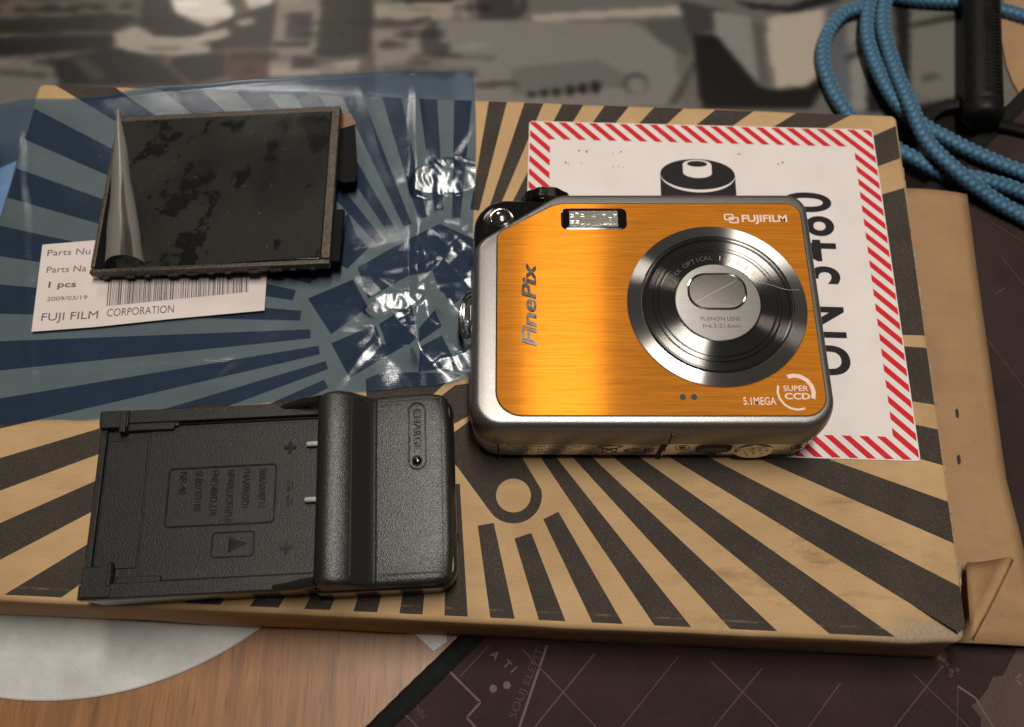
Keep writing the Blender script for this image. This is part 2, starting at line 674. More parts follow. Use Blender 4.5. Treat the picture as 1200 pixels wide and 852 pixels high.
def mk_clear(name, tint, fac, rough, col=(0.02, 0.02, 0.02), haze=0.0, fresnel=True):
    m, nt, bs = new_mat(name)
    out = nt.nodes['Material Output']
    tr = N(nt, 'ShaderNodeBsdfTransparent')
    tr.inputs[0].default_value = (*tint, 1)
    bs.inputs['Base Color'].default_value = (*col, 1)
    bs.inputs['Roughness'].default_value = rough
    mx = N(nt, 'ShaderNodeMixShader')
    lw = N(nt, 'ShaderNodeLayerWeight')
    lw.inputs['Blend'].default_value = 0.35
    r = N(nt, 'ShaderNodeMath', operation='MULTIPLY_ADD')
    nt.links.new(lw.outputs['Fresnel'], r.inputs[0])
    r.inputs[1].default_value = 0.8
    r.inputs[2].default_value = fac
    nt.links.new(r.outputs[0], mx.inputs[0])
    nt.links.new(tr.outputs[0], mx.inputs[1])
    nt.links.new(bs.outputs[0], mx.inputs[2])
    nt.links.new(mx.outputs[0], out.inputs['Surface'])
    return m, nt, bs, r


def mk_bag():
    """thin tinted film: lets light through, a little milky, mirror-like on its surface"""
    m, nt, bs = new_mat('blue_plastic_film')
    out = nt.nodes['Material Output']
    nt.nodes.remove(bs)
    tr = N(nt, 'ShaderNodeBsdfTransparent')
    tr.inputs[0].default_value = (0.505, 0.70, 0.96, 1)
    df = N(nt, 'ShaderNodeBsdfDiffuse')
    df.inputs[0].default_value = (0.10, 0.17, 0.37, 1)
    gl = N(nt, 'ShaderNodeBsdfGlossy')
    gl.inputs['Color'].default_value = (0.92, 0.96, 1.0, 1)
    gl.inputs['Roughness'].default_value = 0.17
    v = tex(nt)
    f = noise_n(nt, v, 120, 6, 0.65, 0.8)
    f2 = noise_n(nt, tex(nt, scale=(1, 3, 1), rotz=0.6), 420, 5, 0.7, 1.2)
    bp = N(nt, 'ShaderNodeBump')
    bp.inputs['Strength'].default_value = 0.13
    bp.inputs['Distance'].default_value = 0.0006
    nt.links.new(mix(nt, 0.5, f, f2), bp.inputs['Height'])
    nt.links.new(bp.outputs[0], gl.inputs['Normal'])
    m1, m2 = N(nt, 'ShaderNodeMixShader'), N(nt, 'ShaderNodeMixShader')
    m1.inputs[0].default_value = 0.078
    nt.links.new(tr.outputs[0], m1.inputs[1])
    nt.links.new(df.outputs[0], m1.inputs[2])
    fr = N(nt, 'ShaderNodeFresnel')
    fr.inputs['IOR'].default_value = 1.55
    nt.links.new(bp.outputs[0], fr.inputs['Normal'])
    nt.links.new(fr.outputs[0], m2.inputs[0])
    nt.links.new(m1.outputs[0], m2.inputs[1])
    nt.links.new(gl.outputs[0], m2.inputs[2])
    nt.links.new(m2.outputs[0], out.inputs['Surface'])
    return m


M['bag'] = mk_bag()
M['clear'] = mk_clear('clear_plastic', (0.93, 0.93, 0.92), 0.03, 0.06)[0]


def mk_film():
    """protective film: patches of trapped air and glue leave it cloudy"""
    m, nt, bs, r = mk_clear('cloudy_protective_film', (0.9, 0.9, 0.88), 0.0, 0.30, (0.135, 0.128, 0.115))
    bs.inputs['Specular IOR Level'].default_value = 0.25
    v = tex(nt)
    f = noise_n(nt, v, 105, 8, 0.66, 0.25)
    f2 = noise_n(nt, v, 28, 3, 0.5, 0.3)
    patch = ramp(nt, f, [(0.44, 0.0), (0.465, 0.13)])
    wide = ramp(nt, f2, [(0.36, 0.3), (0.55, 1.0)])
    k = mix(nt, 1.0, patch, wide, 'MULTIPLY')
    sp = ramp(nt, noise_n(nt, v, 800, 2, 0.6), [(0.70, 0.0), (0.76, 0.35)])
    k = mix(nt, 1.0, k, sp, 'ADD')
    nt.links.new(k, r.inputs[2])
    return m


M['film'] = mk_film()
M['film_curl'] = mk_clear('peeled_film', (0.80, 0.79, 0.76), 0.06, 0.26, (0.17, 0.16, 0.145))[0]
M['screen'] = simple('dark_screen_glass', (0.006, 0.006, 0.0065), 0.12, 0, 0.1, 200)
M['bezel'] = simple('grimy_metal_frame', (0.075, 0.06, 0.046), 0.5, 0.5, 0.8, 1300, 0.4, 1200, 0.0003)
M['bezel_dark'] = simple('dark_module_side', (0.035, 0.028, 0.022), 0.4, 0.3, 0.6, 900)
M['flex'] = simple('black_flex_film', (0.003, 0.003, 0.003), 0.5, spec=0.1)
M['flex_amber'] = simple('amber_flex_film', (0.11, 0.035, 0.006), 0.3)


def mk_cord(name, a, b_):
    m, nt, bs = new_mat(name)
    at_ = N(nt, 'ShaderNodeVertexColor', layer_name='yarn_shade')
    f = noise_n(nt, tex(nt), 3500, 2, 0.6)
    c = mix(nt, at_.outputs['Color'], a, b_)
    c = mix(nt, mix(nt, 0.5, (0, 0, 0), f), c, tuple(q * 0.5 for q in a))
    nt.links.new(c, bs.inputs['Base Color'])
    bs.inputs['Roughness'].default_value = 0.6
    bs.inputs['Sheen Weight'].default_value = 0.15
    bump(nt, bs, f, 0.4, 0.0002)
    return m


M['cord'] = mk_cord('blue_braided_yarn', (0.006, 0.038, 0.090), (0.075, 0.25, 0.39))

# ------------------------------------------------------------------ setting: desk
b = MB()
b.box((0, 300, -10), (2400, 1700, 20))
tag(b.build('desk', M['wood'], bevel=1.5), kind='structure')

b = MB()
prof = circ(0, 0, 86.2, 160)
b.loft([[(x, y, 0.02) for x, y in prof], [(x, y, 0.5) for x, y in prof],
        [(x * 0.996, y * 0.996, 0.75) for x, y in prof]], True, True)
tag(b.build('round_board', M['disc'], None, (-117.2, 104.1, 0)),
    'worn white round board lying flat on the wooden desk under the cardboard box', 'board')

# a scrap of pale card showing between desk and mat
p = ats([(455, 720), (520, 720), (524, 752), (508, 763), (485, 742)], 0.0004)
b = MB()
b.prism([(x * 1000, y * 1000) for x, y in p][::-1], 0.02, 0.4)
tag(b.build('card_scrap', M['disc']), 'small pale grey card corner peeking out between desk and brown mat', 'card')

# ---- brown map mat
MZ = 3.0
e0, e1 = Vector((-35.6, 11.7)), Vector((-13.0, 33.4))
ed = (e1 - e0).normalized()
en = Vector((ed.y, -ed.x))                       # towards the inside of the mat
mat_root = empty('desk_mat', (0, 0, 0), 0, 'dark brown cloth desk mat printed with pale map lines and black stitched edge',
                 'desk mat')
A0, A1 = e0 - ed * 90, e0 + ed * 330
mp = [tuple(A0), tuple(A0 + en * 420), tuple(A1 + en * 420), tuple(A1)]
b = MB()
b.loft([[(x, y, 0.05) for x, y in rpoly(mp, [14] * 4)], [(x, y, MZ - 0.5) for x, y in rpoly(mp, [14] * 4)],
        [(x, y, MZ) for x, y in rpoly(mp, [14] * 4, 0.6)]])
b.build('cloth', M['mat'], mat_root)
# stitched border: one thick thread wound round the edge
b = MB()
L, n = (A1 - A0).length, 900
pr = []
for i in range(n + 1):
    q = A0 + ed * (L * i / n) + en * 2.4
    wob = 0.35 * noise.noise(Vector((i * 0.13, 3, 0)))
    thr = 0.22 * math.sin(i * math.pi * 0.9)
    row = []
    for k in range(9):
        t = math.pi * k / 8
        rr = 2.9 + wob + thr * math.sin(t)
        row.append((q.x - en.x * rr * math.cos(t), q.y - en.y * rr * math.cos(t), MZ - 0.9 + 1.6 * math.sin(t) + thr * 0.4))
    pr.append(row)
b.loft(pr, False, False, closed=False)
b.build('stitched_edge', M['mat_edge'], mat_root)


def mpx(pts):
    return [(x * 1000, y * 1000) for x, y in ats(pts, MZ / 1000)]


Z1 = MZ + 0.06
for pts, wd in [([(516, 776), (563, 823), (547, 841), (575, 872)], 0.55), ([(641, 756), (606, 860)], 0.6)]:
    MB().ribbon(mpx(pts), wd, Z1).build('map_line', M['mat_line'], mat_root, smooth=False)
for pts in ([(1122, 804), (1143, 818), (1153, 835), (1170, 862)], [(1196, 790), (1190, 796), (1197, 803)]):
    MB().ribbon(mpx(pts), 0.55, Z1 + 0.05).build('map_line', M['mat_line'], mat_root, smooth=False)
for c0 in ((578, 807), (594, 803)):
    x, y = mpx([c0])[0]
    MB().flat(circ(x, y, 0.95, 16), Z1).build('map_dot', M['mat_line'], mat_root, smooth=False)
zl = Z1 + 0.06
for pts, wd in [([(697, 766), (620, 860)], 0.45), ([(612, 761), (704, 858)], 0.4), ([(539, 793), (573, 757)], 0.35),
                ([(468, 831), (500, 862)], 0.4), ([(796, 768), (722, 860)], 0.32), ([(833, 775), (925, 865)], 0.45),
                ([(893, 783), (830, 860)], 0.38), ([(985, 800), (940, 862)], 0.3), ([(1105, 780), (1040, 862)], 0.42),
                ([(1070, 790), (1145, 862)], 0.36), ([(1122, 806), (1121, 862)], 0.28), ([(1150, 390), (1200, 455)], 0.3),
                ([(1165, 345), (1178, 338)], 0.3), ([(1172, 300), (1200, 335)], 0.3), ([(1160, 260), (1200, 285)], 0.3)]:
    zl += 0.006
    MB().ribbon(mpx(pts), wd, zl).build('map_line', M['mat_line2'], mat_root, smooth=False)
b = MB()
blob = [(1210, 745), (1192, 760), (1175, 792), (1164, 793), (1158, 806), (1146, 822), (1138, 827), (1150, 842), (1148, 862), (1190, 862), (1204, 850), (1215, 800)]
b.flat(mpx(blob), Z1 - 0.03)
for q in ((1106, 774), (1110, 779), (1115, 786), (1122, 785), (1101, 771), (1114, 791)):
    x, y = mpx([q])[0]
    b.flat(circ(x, y, 0.5 + 0.25 * random.random(), 10), Z1)
b.build('map_patch', M['mat_line2'], mat_root, smooth=False)
for s_, q, rz, h in (('A', (580, 768), -46, 2.0), ('T', (594, 779), -46, 2.0), ('I', (602, 785), -46, 2.0)):
    x, y = mpx([q])[0]
    text('map_lettering', s_, h, M['mat_line'], mat_root, (x, y, Z1), (0, 0, math.radians(rz)), bold=0.015)
x, y = mpx([(617, 800)])[0]
text('map_lettering', 'SOUJ ELEMT', 1.9, M['mat_line2'], mat_root, (x, y, Z1 + 0.03), (0, 0, math.radians(67)), width=18)
x, y = mpx([(489, 828)])[0]
text('map_lettering', 'sands', 1.7, M['mat_line2'], mat_root, (x, y, Z1), (0, 0, math.radians(-52)), width=6.5)

# ---- printed poster at the far side
gx0, gx1, gy0, gy1, st = -210.0, 215.0, 165.0, 305.0, 0.75
nx, ny = int((gx1 - gx0) / st) + 1, int((gy1 - gy0) / st) + 1
X, Y = np.meshgrid(np.linspace(gx0, gx1, nx), np.linspace(gy0, gy1, ny))
img = np.zeros((ny, nx, 3))
img[:] = (104, 96, 87)


def inside(poly):
    m = np.zeros(X.shape, bool)
    k = len(poly)
    for i in range(k):
        (x0, y0), (x1, y1) = poly[i], poly[(i + 1) % k]
        if abs(y1 - y0) < 1e-9:
            continue
        cnd = ((Y >= min(y0, y1)) & (Y < max(y0, y1)))
        m ^= cnd & (X < x0 + (Y - y0) * (x1 - x0) / (y1 - y0))
    return m


def paint(col, *polys):
    for pl in polys:
        img[inside([(x * 1000, y * 1000) for x, y in ats(pl, 0.0006)])] = col


def spot(col, cx, cy, rx, ry):
    paint(col, [(cx + rx * math.cos(a), cy + ry * math.sin(a)) for a in np.linspace(0, 2 * math.pi, 20)[:-1]])


def soften(n):
    global img
    for _ in range(n):
        p_ = np.pad(img, ((1, 1), (1, 1), (0, 0)), 'edge')
        img = (p_[1:-1, 1:-1] * 2 + p_[:-2, 1:-1] + p_[2:, 1:-1] + p_[1:-1, :-2] + p_[1:-1, 2:]) / 6


paint((88, 77, 66), [(-60, -80), (440, -80), (440, 120), (-60, 130)])
paint((70, 62, 56), [(-60, -80), (160, -80), (150, -20), (-60, -14)], [(600, -80), (800, -80), (790, -30), (620, -20)])
paint((132, 120, 106), [(170, -80), (330, -80), (330, -10), (200, -10)], [(820, -80), (960, -80), (960, -5), (850, -10)])
paint((96, 83, 70), [(-60, 2), (150, -2), (158, 16), (-60, 21)])
for i in range(8):
    spot((56, 45, 36), -38 + i * 31, 13 - i * 1.0, 8, 4)
paint((40, 33, 27), [(-60, 24), (155, 18), (158, 24), (130, 36), (-60, 40)])
paint((98, 86, 76), [(-60, 41), (130, 36), (133, 39.5), (-60, 45)])
paint((34, 28, 22), [(-60, 46), (133, 40), (130, 56), (95, 58), (-60, 70)])
paint((112, 102, 91), [(-60, 71), (55, 68), (70, 95), (45, 125), (-60, 135)])
paint((38, 32, 28), [(62, 72), (120, 58), (150, 58), (190, 75), (218, 98), (70, 98)])
paint((70, 62, 56), [(85, 70), (100, 66), (130, 92), (110, 95)])
paint((52, 40, 35), [(168, -20), (197, -20), (205, 25), (222, 38), (180, 41), (165, 25)])
paint((50, 42, 38), [(200, 8), (240, 33), (290, 15), (300, 5), (328, 2), (318, 48), (280, 52), (245, 60), (200, 42)])
paint((152, 136, 118), [(133, 40), (160, 30), (180, 42), (220, 42), (265, 32), (272, 41), (247, 50), (245, 62), (215, 65), (180, 66), (150, 60), (138, 56)])
paint((204, 184, 168), [(196, -12), (265, -12), (275, 15), (270, 22), (245, 32), (225, 25), (205, 15)])
paint((176, 154, 138), [(205, 15), (238, 22), (270, 18), (245, 32), (225, 25)])
paint((188, 170, 154), [(283, -10), (322, -10), (318, 5), (292, 13)])
paint((140, 125, 110), [(276, 23), (298, 20), (300, 29), (279, 31)])
paint((126, 112, 97), [(325, -20), (377, -20), (376, 20), (371, 66), (315, 66), (318, 50), (322, 20)])
paint((60, 54, 50), [(338, 15), (366, 15), (362, 45), (335, 45)], [(320, 49), (363, 48), (362, 56), (320, 56)])
paint((48, 39, 35), [(378, -20), (436, -20), (433, 63), (372, 66)])
paint((40, 32, 28), [(205, 67), (262, 62), (272, 88), (225, 97), (200, 75)])
paint((92, 54, 43), [(270, 60), (315, 66), (314, 92), (262, 92), (262, 72)])
paint((138, 121, 104), [(315, 66), (342, 66), (342, 82), (420, 70), (420, 84), (340, 90), (315, 90)])
paint((58, 46, 40), [(343, 66), (370, 67), (366, 76), (343, 78)])
paint((146, 128, 108), [(438, 5), (545, 0), (548, 22), (440, 24)])
paint((58, 48, 44), [(472, -6), (532, -6), (530, 3), (475, 4)])
paint((76, 65, 57), [(440, 26), (500, 24), (482, 31), (440, 33)])
paint((130, 116, 102), [(436, 35), (500, 33), (505, 68), (440, 78)])
spot((100, 88, 78), 455, 52, 9, 7)
paint((122, 112, 101), [(513, 25), (580, 25), (740, 26), (790, 60), (800, 125), (540, 130), (520, 72)])
paint((74, 65, 59), [(506, 24), (513, 24), (513, 48), (528, 52), (526, 66), (495, 63), (492, 42)])
paint((66, 57, 57), [(560, -20), (612, -20), (619, 10), (608, 22), (560, 22)])
paint((96, 86, 82), [(598, -20), (616, -20), (606, 12)])
paint((104, 97, 90), [(600, 80), (700, 70), (760, 100), (600, 112)])
paint((80, 72, 66), [(553, 97), (600, 94), (612, 100), (560, 104)])
paint((154, 136, 121), [(622, 17), (795, 7), (800, 18), (625, 25)])
paint((86, 81, 76), [(752, 25), (800, 20), (822, 25), (806, 68), (775, 50)])
for i, q in enumerate(((623, 111), (638, 109), (652, 108), (668, 106), (683, 104), (698, 102))):
    spot((38, 34, 34), q[0], q[1], 5.2, 4 + i * 0.7)
spot((76, 70, 68), 745, 98, 15, 13)
spot((120, 112, 106), 746, 100, 11, 10)
paint((80, 73, 66), [(783, 122), (812, 70), (819, 72), (794, 122)])
paint((72, 64, 62), [(795, 0), (850, 12), (846, 35), (806, 42), (800, 20)])
paint((126, 117, 110), [(835, 12), (880, 20), (890, 60), (898, 104), (872, 85), (840, 45)])
paint((92, 84, 78), [(880, 25), (920, 32), (895, 38), (900, 100), (890, 100)])
paint((165, 144, 122), [(898, 22), (915, 17), (967, 10), (963, 85), (945, 100), (910, 103), (900, 60)])
paint((40, 35, 33), [(812, 40), (838, 40), (865, 72), (888, 100), (907, 106), (945, 103), (966, 88), (966, 100), (950, 127), (823, 127), (816, 90)])
paint((48, 41, 41), [(858, 0), (880, 10), (930, 15), (988, 0), (960, -6), (925, 7), (890, 5)])
paint((92, 92, 98), [(968, 12), (985, 0), (1000, 130), (975, 130)])
paint((128, 120, 110), [(996, 60), (1016, 50), (1018, 130), (998, 130)], [(990, 20), (1012, 10), (1008, 45), (994, 55)])
paint((70, 66, 62), [(990, 66), (1014, 55), (1014, 62), (990, 74)])
paint((44, 40, 43), [(1016, 78), (1045, 86), (1064, 132), (1016, 132)], [(1046, -10), (1066, -10), (1068, 120), (1058, 120)])
paint((112, 106, 93), [(1066, 5), (1215, -5), (1215, 152), (1165, 128), (1130, 112), (1098, 118), (1066, 108)])
paint((66, 61, 53), [(1068, 27), (1127, 14), (1127, 22), (1068, 33)])
paint((86, 80, 70), [(1078, 88), (1100, 85), (1102, 92), (1080, 97)])
paint((48, 34, 32), [(1040, 132), (1098, 119), (1130, 113), (1165, 128), (1225, 158), (1225, 300), (1040, 300)])
rp = random.Random(12)
for _ in range(110):                                    # small mechanical details of the print
    cx_, cy_ = rp.uniform(-20, 560), rp.uniform(-30, 95)
    wd_, hg_ = rp.uniform(4, 30), rp.uniform(1.2, 4.5)
    k_ = rp.choice((0.6, 0.7, 0.8, 1.12))
    sk_ = rp.uniform(-4, 4)
    msk = inside([(x * 1000, y * 1000) for x, y in ats([(cx_ - wd_, cy_ - hg_), (cx_ + wd_, cy_ - hg_ - sk_), (cx_ + wd_ + sk_, cy_ + hg_ - sk_), (cx_ - wd_ + sk_, cy_ + hg_)], 0.0006)])
    img[msk] = img[msk] * k_
grey = img.mean(2, keepdims=True)
img = np.clip(((grey + (img - grey) * 0.6) * np.array((0.97, 1.0, 1.02)) - 92) * 1.3 + 92, 10, 255)
soften(4)
rng = np.random.default_rng(3)
img *= 1 + 0.012 * rng.standard_normal(img.shape[:2])[:, :, None]
img = np.clip(img, 0, 255) / 255
alb = np.clip(np.where(img <= 0.04045, img / 12.92, ((img + 0.055) / 1.055) ** 2.4) * 0.82, 0, 0.85)
me = bpy.data.meshes.new('poster')
zz = 0.6 + 0.0 * X
vv = np.stack([X, Y, zz], -1).reshape(-1, 3) / 1000
idx = np.arange(nx * ny).reshape(ny, nx)
ff = np.stack([idx[:-1, :-1], idx[:-1, 1:], idx[1:, 1:], idx[1:, :-1]], -1).reshape(-1, 4)
me.from_pydata(vv.tolist(), [], ff.tolist())
ca = me.color_attributes.new('print', 'FLOAT_COLOR', 'POINT')
ca.data.foreach_set('color', np.concatenate([alb.reshape(-1, 3), np.ones((nx * ny, 1))], 1).ravel().astype(np.float32))
me.materials.append(M['poster'])
o = bpy.data.objects.new('poster', me)
C.objects.link(o)
tag(o, 'muted grey and brown printed poster of machinery lying on the desk behind the box', 'poster')

# ------------------------------------------------------------------ cardboard box
BROT = -math.radians(2.64)
BX, BY = -16.4, 110.8
box = empty('cardboard_box', (BX / 1000, BY / 1000, 0), BROT,
            'flat kraft cardboard box with dark sunburst print and torn front corner', 'box')
x0, y0, x1, y1, HBm = -128.6, -77.0, 126.3, 74.2, HB * 1000


def box_ring(ins, z, n=60):
    """outline with slightly wavering, worn edges"""
    pts = []
    base = rrect(x0, y0, x1, y1, 2.0, ins, 4)
    out = []
    for i in range(len(base)):
        p, q = base[i], base[(i + 1) % len(base)]
        k = 1 if i % 5 != 4 else (62 if i % 10 == 4 else 38)
        for j in range(k):
            t = j / k
            out.append((p[0] + (q[0] - p[0]) * t, p[1] + (q[1] - p[1]) * t))
    for x, y in out:
        wv = 0.35 * noise.noise(Vector((x * 0.06, y * 0.06, z * 0.1)))
        dz = 0
        d = math.hypot(x - x1, y - y0)
        cr = max(0, 1 - d / 16) if z > 12 else 0
        if cr:
            wv2 = noise.noise(Vector((x * 0.4, y * 0.4, 5)))
            dz = -cr * (2.2 + 1.2 * wv2)
            y += cr * (1.6 + 0.8 * wv2)
            x -= cr * 0.5
        pts.append((x + wv, y + wv, z + dz))
    return pts


b = MB()
b.loft([box_ring(0.6, 0.05), box_ring(0.0, 1.0), box_ring(-0.25, 9), box_ring(-0.1, 18), box_ring(0.0, HBm - 1.2),
        box_ring(0.35, HBm - 0.35), box_ring(1.3, HBm), box_ring(9, HBm)], True, True)
b.build('body', M['kraft'], box, ang=60)

# printed sunburst on the lid
RIN = {-85: 44, -77: 55, -69: 60, -61: 58, 115: 33, 107: 34, 99: 35.5, 91: 33, 123: 32.5, 131: 32, 139: 34, 163: 40, 171: 43,
       179: 40, 187: 37, 195: 35, 203: 34, 211: 36}
b = MB()
PZ = HBm + 0.07
for k in range(45):
    a = -84.85 + 8 * k
    ai = int(round(a + 0.0)) if a < 240 else int(round(a - 360))
    r0 = RIN.get(ai, RIN.get(ai - 360, 36))
    a0, a1 = math.radians(a - 2.05), math.radians(a + 2.05)
    poly = [(r0 * math.cos(a0), r0 * math.sin(a0)), (190 * math.cos(a0), 190 * math.sin(a0)),
            (190 * math.cos(a1), 190 * math.sin(a1)), (r0 * math.cos(a1), r0 * math.sin(a1))]
    poly = clip_rect(poly, x0 + 1.0, y0 + 1.4, x1 - 0.9, y1 - 0.7)
    poly = clip(poly, 1, -1, x1 - y0 - 5.5) if poly else poly
    if len(poly) >= 3:
        b.flat(poly, PZ)
for pl in ([(108, 8.2), (125.4, 9.2), (125.4, 39), (108, 33)], [(108, -15), (125.4, -17.2), (125.4, -1.2), (108, -0.8)]):
    b.flat(pl, PZ + 0.02)
ring = circ(18.9, -46.0, 7.0, 24, 215, 375)
b.flat([(-4, -32), (4.6, -39.3)] + ring + [(20.4, -35.9), (12, -24.5), (7.9, -26.2), (3.2, -30.2)], PZ + 0.02,
       [circ(18.9, -46.0, 4.3, 32)[::-1]])
LOGO = [[(-38.7, 5.8), (-27.3, 12.1), (-22.4, 4.0), (-31.2, -4.5)], [(-26.5, 15.9), (-13.7, 25.2), (-12.4, 14.0), (-22.6, 6.5)],
        [(-13.5, 25.3), (-5.2, 30.8), (6.4, 25.4), (6.8, 12.7), (0.4, 5.5), (-3.7, 10.2), (-6.0, 15.8), (-12.2, 14.0)],
        [(-30.9, -7.1), (-19.9, -1.2), (-17.2, -6.8), (-11.5, -6.9), (-24.9, -16.7)],
        [(-18.8, -0.9), (-10.7, 5.7), (-8.6, -4.4), (-10.3, -6.5), (-16.3, -7.1)], [(-8.2, -1.7), (-4.4, 3.9), (-2.2, -0.8), (-7.9, -5.8)],
        [(-7.5, -7.1), (-2.0, -3.5), (2.6, -11.9), (-7.2, -14.3)],
        [(-20.7, -16.9), (-17.9, -15.4), (-9.6, -14.4), (4.0, -14.3), (0.0, -17.0), (-4.5, -22.0), (-19.9, -22.4)],
        [(-30.9, 33.0), (-27.9, 25.7), (-24.0, 22.2), (-29.2, 15.4), (-34.7, 18.1), (-38, 26)],
        [(2.5, -17.5), (10, -16), (10, -23.5), (3.0, -28.0), (-3.0, -22.6)]]
for pl in LOGO:
    s2 = sum(pl[i][0] * pl[(i + 1) % len(pl)][1] - pl[(i + 1) % len(pl)][0] * pl[i][1] for i in range(len(pl)))
    b.flat(pl if s2 > 0 else pl[::-1], PZ + 0.03)
b.build('printed_sunburst', M['ink'], box, smooth=False)

# frayed right-hand edge
b = MB()
for i in range(34):
    y = random.uniform(y0 + 12, y1 - 2)
    x = x1 - 0.25
    l_ = random.uniform(0.8, 3.0)
    h = random.uniform(0.1, 0.35)
    b.add([(x - 0.5, y - l_ / 2, HBm - 0.15), (x + 0.2, y - l_ / 2, HBm - 0.6), (x + 0.25, y + l_ / 2, HBm - 0.6), (x - 0.4, y + l_ / 2, HBm - 0.15),
           (x - 0.05, y, HBm + h - 0.1)], [(0, 1, 4), (1, 2, 4), (2, 3, 4), (3, 0, 4)])
tag(b.build('frayed_edge', M['torn'], box, smooth=False), kind='stuff')

# side flap folded outwards and the small dust flap
def to_box(p):
    x, y = p[0] * 1000 - BX, p[1] * 1000 - BY
    c_, s_ = math.cos(-BROT), math.sin(-BROT)
    return (x * c_ - y * s_, x * s_ + y * c_)


fz = 0.009
fl = [to_box(at(*q, fz)) for q in [(1138, 753), (1232, 752), (1183, 559), (1136, 220), (1070, 221)]]
nn = 40
rows = []
for i in range(nn + 1):
    t = i / nn
    yb = fl[0][1] + (fl[4][1] - fl[0][1]) * t
    xr = (np.interp(yb, [fl[1][1], fl[2][1], fl[3][1]], [fl[1][0], fl[2][0], fl[3][0]])) + 0.3 * noise.noise(Vector((yb * 0.3, 1, 1)))
    row = []
    for j in range(9):
        u = j / 8
        x = (x1 + 0.4) + (xr - x1 - 0.4) * u
        row.append((x, yb, 8.0 + 1.6 * math.sin(u * 2.2) - 2.2 * u * u + 0.5 * noise.noise(Vector((x * 0.05, yb * 0.03, 2)))))
    rows.append(row)
b = MB()
b.loft(rows, False, False, closed=False)
o = b.build('side_flap', M['kraft_in'], box)
md = o.modifiers.new('thick', 'SOLIDIFY')
md.thickness = 0.0022
md.offset = -1
tA, tB, tC = to_box(at(1137.5, 747, 0.0235)), to_box(at(1184, 652, 0.019)), to_box(at(1133, 659, 0.0125))
b = MB()
g = 6
vs, fs = [], []
for i in range(g + 1):
    for j in range(i + 1):
        u, v_ = i / g, (j / i if i else 0)
        pB = [tA[k] + (tB[k] - tA[k]) * u for k in (0, 1)] + [23.5 + (19 - 23.5) * u]
        pC = [tA[k] + (tC[k] - tA[k]) * u for k in (0, 1)] + [23.5 + (12.5 - 23.5) * u]
        p_ = [pB[k] + (pC[k] - pB[k]) * v_ for k in range(3)]
        p_[2] -= 2.2 * math.sin(math.pi * v_) * u
        vs.append(tuple(p_))
for i in range(g):
    a_, c_ = i * (i + 1) // 2, (i + 1) * (i + 2) // 2
    for j in range(i + 1):
        fs.append((a_ + j, c_ + j, c_ + j + 1))
        if j < i:
            fs.append((a_ + j, c_ + j + 1, a_ + j + 1))
b.add(vs, fs)
o = b.build('dust_flap', M['kraft_in'], box)
md = o.modifiers.new('thick', 'SOLIDIFY')
md.thickness = 0.0014

for q in ((1122, 484), (1124, 538)):                     # die-cut slots in the flap
    x, y = to_box(at(*q, 0.0095))
    b = MB()
    b.flat(rrect(x - 0.35, y - 1.2, x + 0.25, y + 1.2, 0.28), 9.75)
    b.build('flap_slot', M['hole'], box, smooth=False)

# ---- hazard label stuck on the lid
lx, ly = to_box((0.0535, 0.1246))
b = MB()
o_l = rrect(-50, -50.4, 50, 50.6, 1.0)
b.prism(o_l, 0, 0.12)
lab = b.build('hazard_label', M['label_paper'], box, (lx, ly, HBm + 0.10), (0, 0, -math.radians(1.75) - BROT), smooth=False)
b = MB()
for rect in ((-49.7, 44.3, 49.7, 50.3), (-49.7, -50.1, 49.7, -44.2), (-49.7, -44.2, -43.8, 44.3), (43.9, -44.2, 49.7, 44.3)):
    for k in range(-26, 27):
        c0 = k * 4.42
        band = [(-120, c0 + 120), (-120, c0 + 2.15 + 120), (120, c0 + 2.15 - 120), (120, c0 - 120)][::-1]
        pl = clip_rect(band, *rect)
        if len(pl) >= 3:
            b.flat(pl, 0.17)
b.build('red_stripes', M['red'], lab, smooth=False)
text('label_lettering', 'UN 3480', 13.0, M['black_print'], lab, (29.4, 0.0, 0.17), (0, 0, math.radians(90)), bold=0.018, width=56, space=1.12)
b = MB()
b.flat([(-12.3, -12), (9.0, -12), (9.0, 33.2), (-12.3, 33.2)], 0.16)
b.flat([(-1.65 + 10.6 * math.cos(a), 33.4 + 5.2 * math.sin(a)) for a in np.linspace(0, 2 * math.pi, 49)[:-1]], 0.20)
b.flat([(-1.65 + 2.9 * math.cos(a), 36.9 + 1.0 * math.sin(a)) for a in np.linspace(0, 2 * math.pi, 33)[:-1]], 0.26)
b.build('battery_symbol', M['black_print'], lab, smooth=False)
b = MB()
lo = [(-1.65 + 10.65 * math.cos(a), 33.2 + 5.9 * math.sin(a)) for a in np.linspace(math.pi, 2 * math.pi, 33)]
li = [(-1.65 + 10.65 * math.cos(a), 33.4 + 5.2 * math.sin(a)) for a in np.linspace(2 * math.pi, math.pi, 33)]
b.flat(lo + li, 0.19)
nub = [(-1.65 + 4.1 * math.cos(a), 36.6 + 1.7 * math.sin(a)) for a in np.linspace(0, math.pi, 17)] + \
      [(-1.65 + 4.1 * math.cos(a), 33.9 + 1.8 * math.sin(a)) for a in np.linspace(math.pi, 2 * math.pi, 17)]
b.flat(nub, 0.23)
b.build('battery_highlight', M['label_paper'], lab, smooth=False)
b = MB()
for (x, y, l_) in ((-38, 40.5, 7), (-28, 40.2, 6), (10, 41, 5), (-40, 36, 6), (-26, 35.4, 4), (20, 38, 3)):
    for k in range(3):
        xx = x + random.uniform(0, l_)
        b.flat(circ(xx, y + random.uniform(-0.4, 0.4), random.uniform(0.15, 0.3), 8), 0.18)
tag(b.build('ink_specks', M['grey_print'], lab, smooth=False), kind='stuff')

